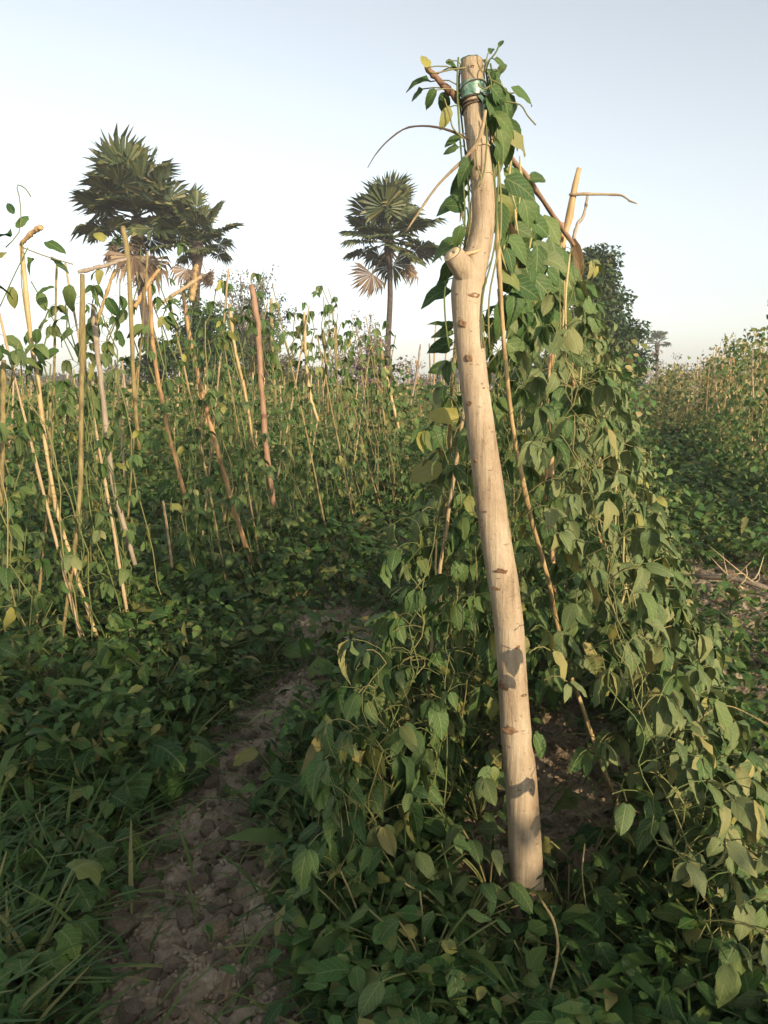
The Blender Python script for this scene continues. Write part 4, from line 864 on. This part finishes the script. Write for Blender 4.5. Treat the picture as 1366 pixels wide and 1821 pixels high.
palm('tallest palm with a pointed heavy crown at the left', gb(272, 38), P(243, 385, 38), 3.3, 36, 6, .22)
palm('shorter palm with a smaller crown right against the tallest one', gb(345, 36.5), P(352, 430, 36.5), 1.95, 24, 5, .2)
palm('tiny far palm above the rows at the right', gb(1169, 110), P(1169, 609, 110), 1.7, 18, 3, .25)

# ------------------------------------------------------------------ trees
def tree(name, label, base, H, crown, mat, bark, nleaf, lsz, cat='tree', group=None, nl=26, clump=.55, rt=.18, shape=1.0, twigs=0, seed=0, bare=0.0):
    """crown: list of (dx, z, rx, rz) ellipsoids relative to the base"""
    r = random.Random(seed); rn = np.random.default_rng(seed); t = empty(name, base, label, cat, group); mb = MB(); tips = []
    top = base+Vector((0, 0, H*.55)); mb.tube(spline([base, base.lerp(top, .5)+Vector((r.uniform(-.1, .1), 0, 0)), top], 8), np.linspace(rt, rt*.5, 8), 8)
    for k in range(nl):
        dx, z, rx, rz = crown[k % len(crown)]
        while True:
            v = Vector((r.uniform(-1, 1), r.uniform(-1, 1), r.uniform(-1, 1)))
            if .3 < v.length < 1: break
        e = base+Vector((dx+v.x*rx, v.y*rx*.9, z+v.z*rz)); a = base.lerp(top, r.uniform(.35, 1.0))
        mid = a.lerp(e, .5)+Vector((r.uniform(-.2, .2), r.uniform(-.2, .2), r.uniform(0, .3)))*rx*.4; sp = spline([a, mid, e], 7)
        mb.tube(sp, np.linspace(rt*.35, .012, 7), 5); tips += [e, sp[4], sp[5]]
        for q in range(twigs):
            b = sp[r.randint(2, 6)]; d = Vector((r.gauss(0, 1), r.gauss(0, 1), r.gauss(.5, .8))); e2 = b+norm(d)*r.uniform(.3, .8)*rx*.45; s2 = spline([b, b.lerp(e2, .5)+Vector((0, 0, .06)), e2], 5)
            mb.tube(s2, np.linspace(.016, .006, 5), 3); tips.append(e2)
            for _ in range(2):
                b3 = s2[r.randint(1, 4)]; e3 = b3+norm(Vector((r.gauss(0, 1), r.gauss(0, 1), r.gauss(.5, .8))))*r.uniform(.15, .4)*rx*.4; mb.tube([b3, e3], [.009, .005], 3); tips.append(e3)
    link('trunk', mb.mesh('trunk', M[bark], origin=base), t)
    if nleaf:
        ti = np.array([tuple(p) for p in tips]); k = rn.integers(0, len(ti), nleaf); c = ti[k]
        v = rn.normal(size=(nleaf, 3)); v /= np.linalg.norm(v, axis=1)[:, None]; pos = c+v*(rn.random(nleaf)**.5)[:, None]*clump*np.array([1, 1, .75])
        d = v+rn.normal(0, .5, (nleaf, 3)); d[:, 2] -= .3; nr = v*.6+rn.normal(0, .4, (nleaf, 3)); nr[:, 2] += .6
        foliage('crown', T_LOW, pos, d, nr, rn.uniform(.7, 1.3, nleaf)*lsz, M[mat], t, base, 'stuff')
    return t
tree('leafy_tree', 'dense dark green tree behind the trellis at the right', gb(1078, 34), 6.5, [(-.1, 2.1, 1.9, 2.0), (.1, 3.8, 1.7, 1.8), (-.4, 5.4, 1.3, 1.4), (.4, 2.6, 1.5, 1.9), (-1.5, 2.9, 1.6, 2.2), (-.5, 6.4, .8, .8), (-2.2, 1.6, 1.6, 1.6)], 'tree_dark', 'dark_bark', 42000, .17, nl=70, clump=.66, seed=2)
tree('leafy_bush', 'dark green bushy tree under the left palms', gb(335, 33), 5.0, [(-.3, 2.6, 1.8, 2.0), (1.2, 2.4, 1.5, 1.7), (-1.5, 1.9, 1.4, 1.6), (.2, 4.3, 1.3, 1.3), (1.4, 3.4, 1.0, 1.2)], 'tree_dark', 'dark_bark', 15000, .15, nl=40, clump=.5, seed=4)
tree('leafy_bush', 'olive brown rounded bush behind the reddish stake', gb(475, 44), 5.4, [(0, 2.3, 2.1, 2.1), (-1.2, 3.0, 1.6, 1.8), (1.5, 1.8, 1.4, 1.4), (-.6, 4.1, 1.4, 1.2)], 'tree_olive', 'dark_bark', 15000, .15, nl=44, clump=.5, seed=5)
tree('thin_tree', 'thin grey leaved tree showing sky through its crown right of the left palms', gb(440, 52), 9, [(.2, 8.6, 2.2, 2.2), (-.8, 7.2, 2.0, 2.0), (1.4, 7.4, 1.6, 2.0), (1.0, 5.4, 2.0, 2.0), (-.4, 5.0, 2.2, 2.4), (2.4, 6.0, 1.0, 1.2)], 'tree_grey', 'twig', 5200, .17, nl=54, clump=.35, twigs=4, seed=6)
tree('bare_shrub', 'almost leafless brownish purple shrub left of the single palm trunk', gb(650, 36), 4.2, [(-.2, 3.7, 1.5, 1.5), (-1.0, 3.0, 1.2, 1.4), (1.0, 2.6, 1.2, 1.4), (.3, 2.1, 1.5, 1.3)], 'tree_brown', 'twig', 2600, .13, nl=40, clump=.28, twigs=6, rt=.09, seed=7)
tree('bare_shrub', 'thin hazy brown shrub right of the single palm trunk', gb(735, 60), 3.5, [(0, 2.0, 1.8, 1.5), (1.2, 1.4, 1.4, 1.0)], 'tree_brown', 'twig', 1600, .15, nl=26, clump=.4, twigs=5, rt=.08, seed=8)
tree('bare_tree', 'bare leaning twiggy tree left of the tiny far palm', gb(1146, 62), 5, [(-.4, 3.8, 1.0, 1.0), (.2, 3.0, 1.4, 1.2), (-.2, 1.8, 1.4, 1.0)], 'tree_brown', 'twig', 500, .12, nl=20, clump=.4, twigs=4, rt=.08, seed=9)
tree('thin_tree', 'pale grey brown bush right of the tiny far palm', gb(1205, 66), 4, [(0, 2.6, 1.7, 1.6), (1.0, 1.9, 1.6, 1.2), (-1.2, 1.6, 1.2, 1.2)], 'tree_grey', 'twig', 3800, .16, nl=34, clump=.45, twigs=4, rt=.08, seed=10)
tl = [(-150, 150, 6.0), (-60, 140, 5.4), (30, 150, 5.4), (95, 160, 4.6), (160, 150, 5.0), (225, 140, 5.6), (560, 160, 6.4), (800, 150, 6.0), (900, 150, 7), (1270, 160, 7.0), (1340, 150, 8.0), (1420, 160, 8)]
for i, (px, Yd, h) in enumerate(tl):
    tree('far_tree', 'distant hazy tree on the horizon', gb(px, Yd), h, [(-2.5, h*.5, 3.2, h*.42), (2.2, h*.45, 3.4, h*.4), (0, h*.6, 3.0, h*.4)], 'tree_olive', 'dark_bark', 3200, .5, nl=24, clump=1.4, rt=.25, seed=40+i, group='trees on the horizon')

# ------------------------------------------------------------------ haze: pale evening air round the whole scene
V = [(x, y, z) for z in (-1.6, 22.0) for y in (-60.0, 420.0) for x in (-330.0, 330.0)]
m, n, N = new_mat('pale_air'); pv = N('ShaderNodeVolumePrincipled'); pv.inputs['Color'].default_value = (0.93, 0.93, 0.95, 1); pv.inputs['Density'].default_value = HAZE; pv.inputs['Anisotropy'].default_value = 0.2
o = N('ShaderNodeOutputMaterial'); n.links.new(pv.outputs[0], o.inputs['Volume'])
hz = link('haze', np_mesh('haze', V, [[0, 2, 3, 1], [4, 5, 7, 6], [0, 1, 5, 4], [2, 6, 7, 3], [0, 4, 6, 2], [1, 3, 7, 5]], m, smooth=False)); tag(hz, 'thin pale evening haze over the field', None, None, 'stuff')
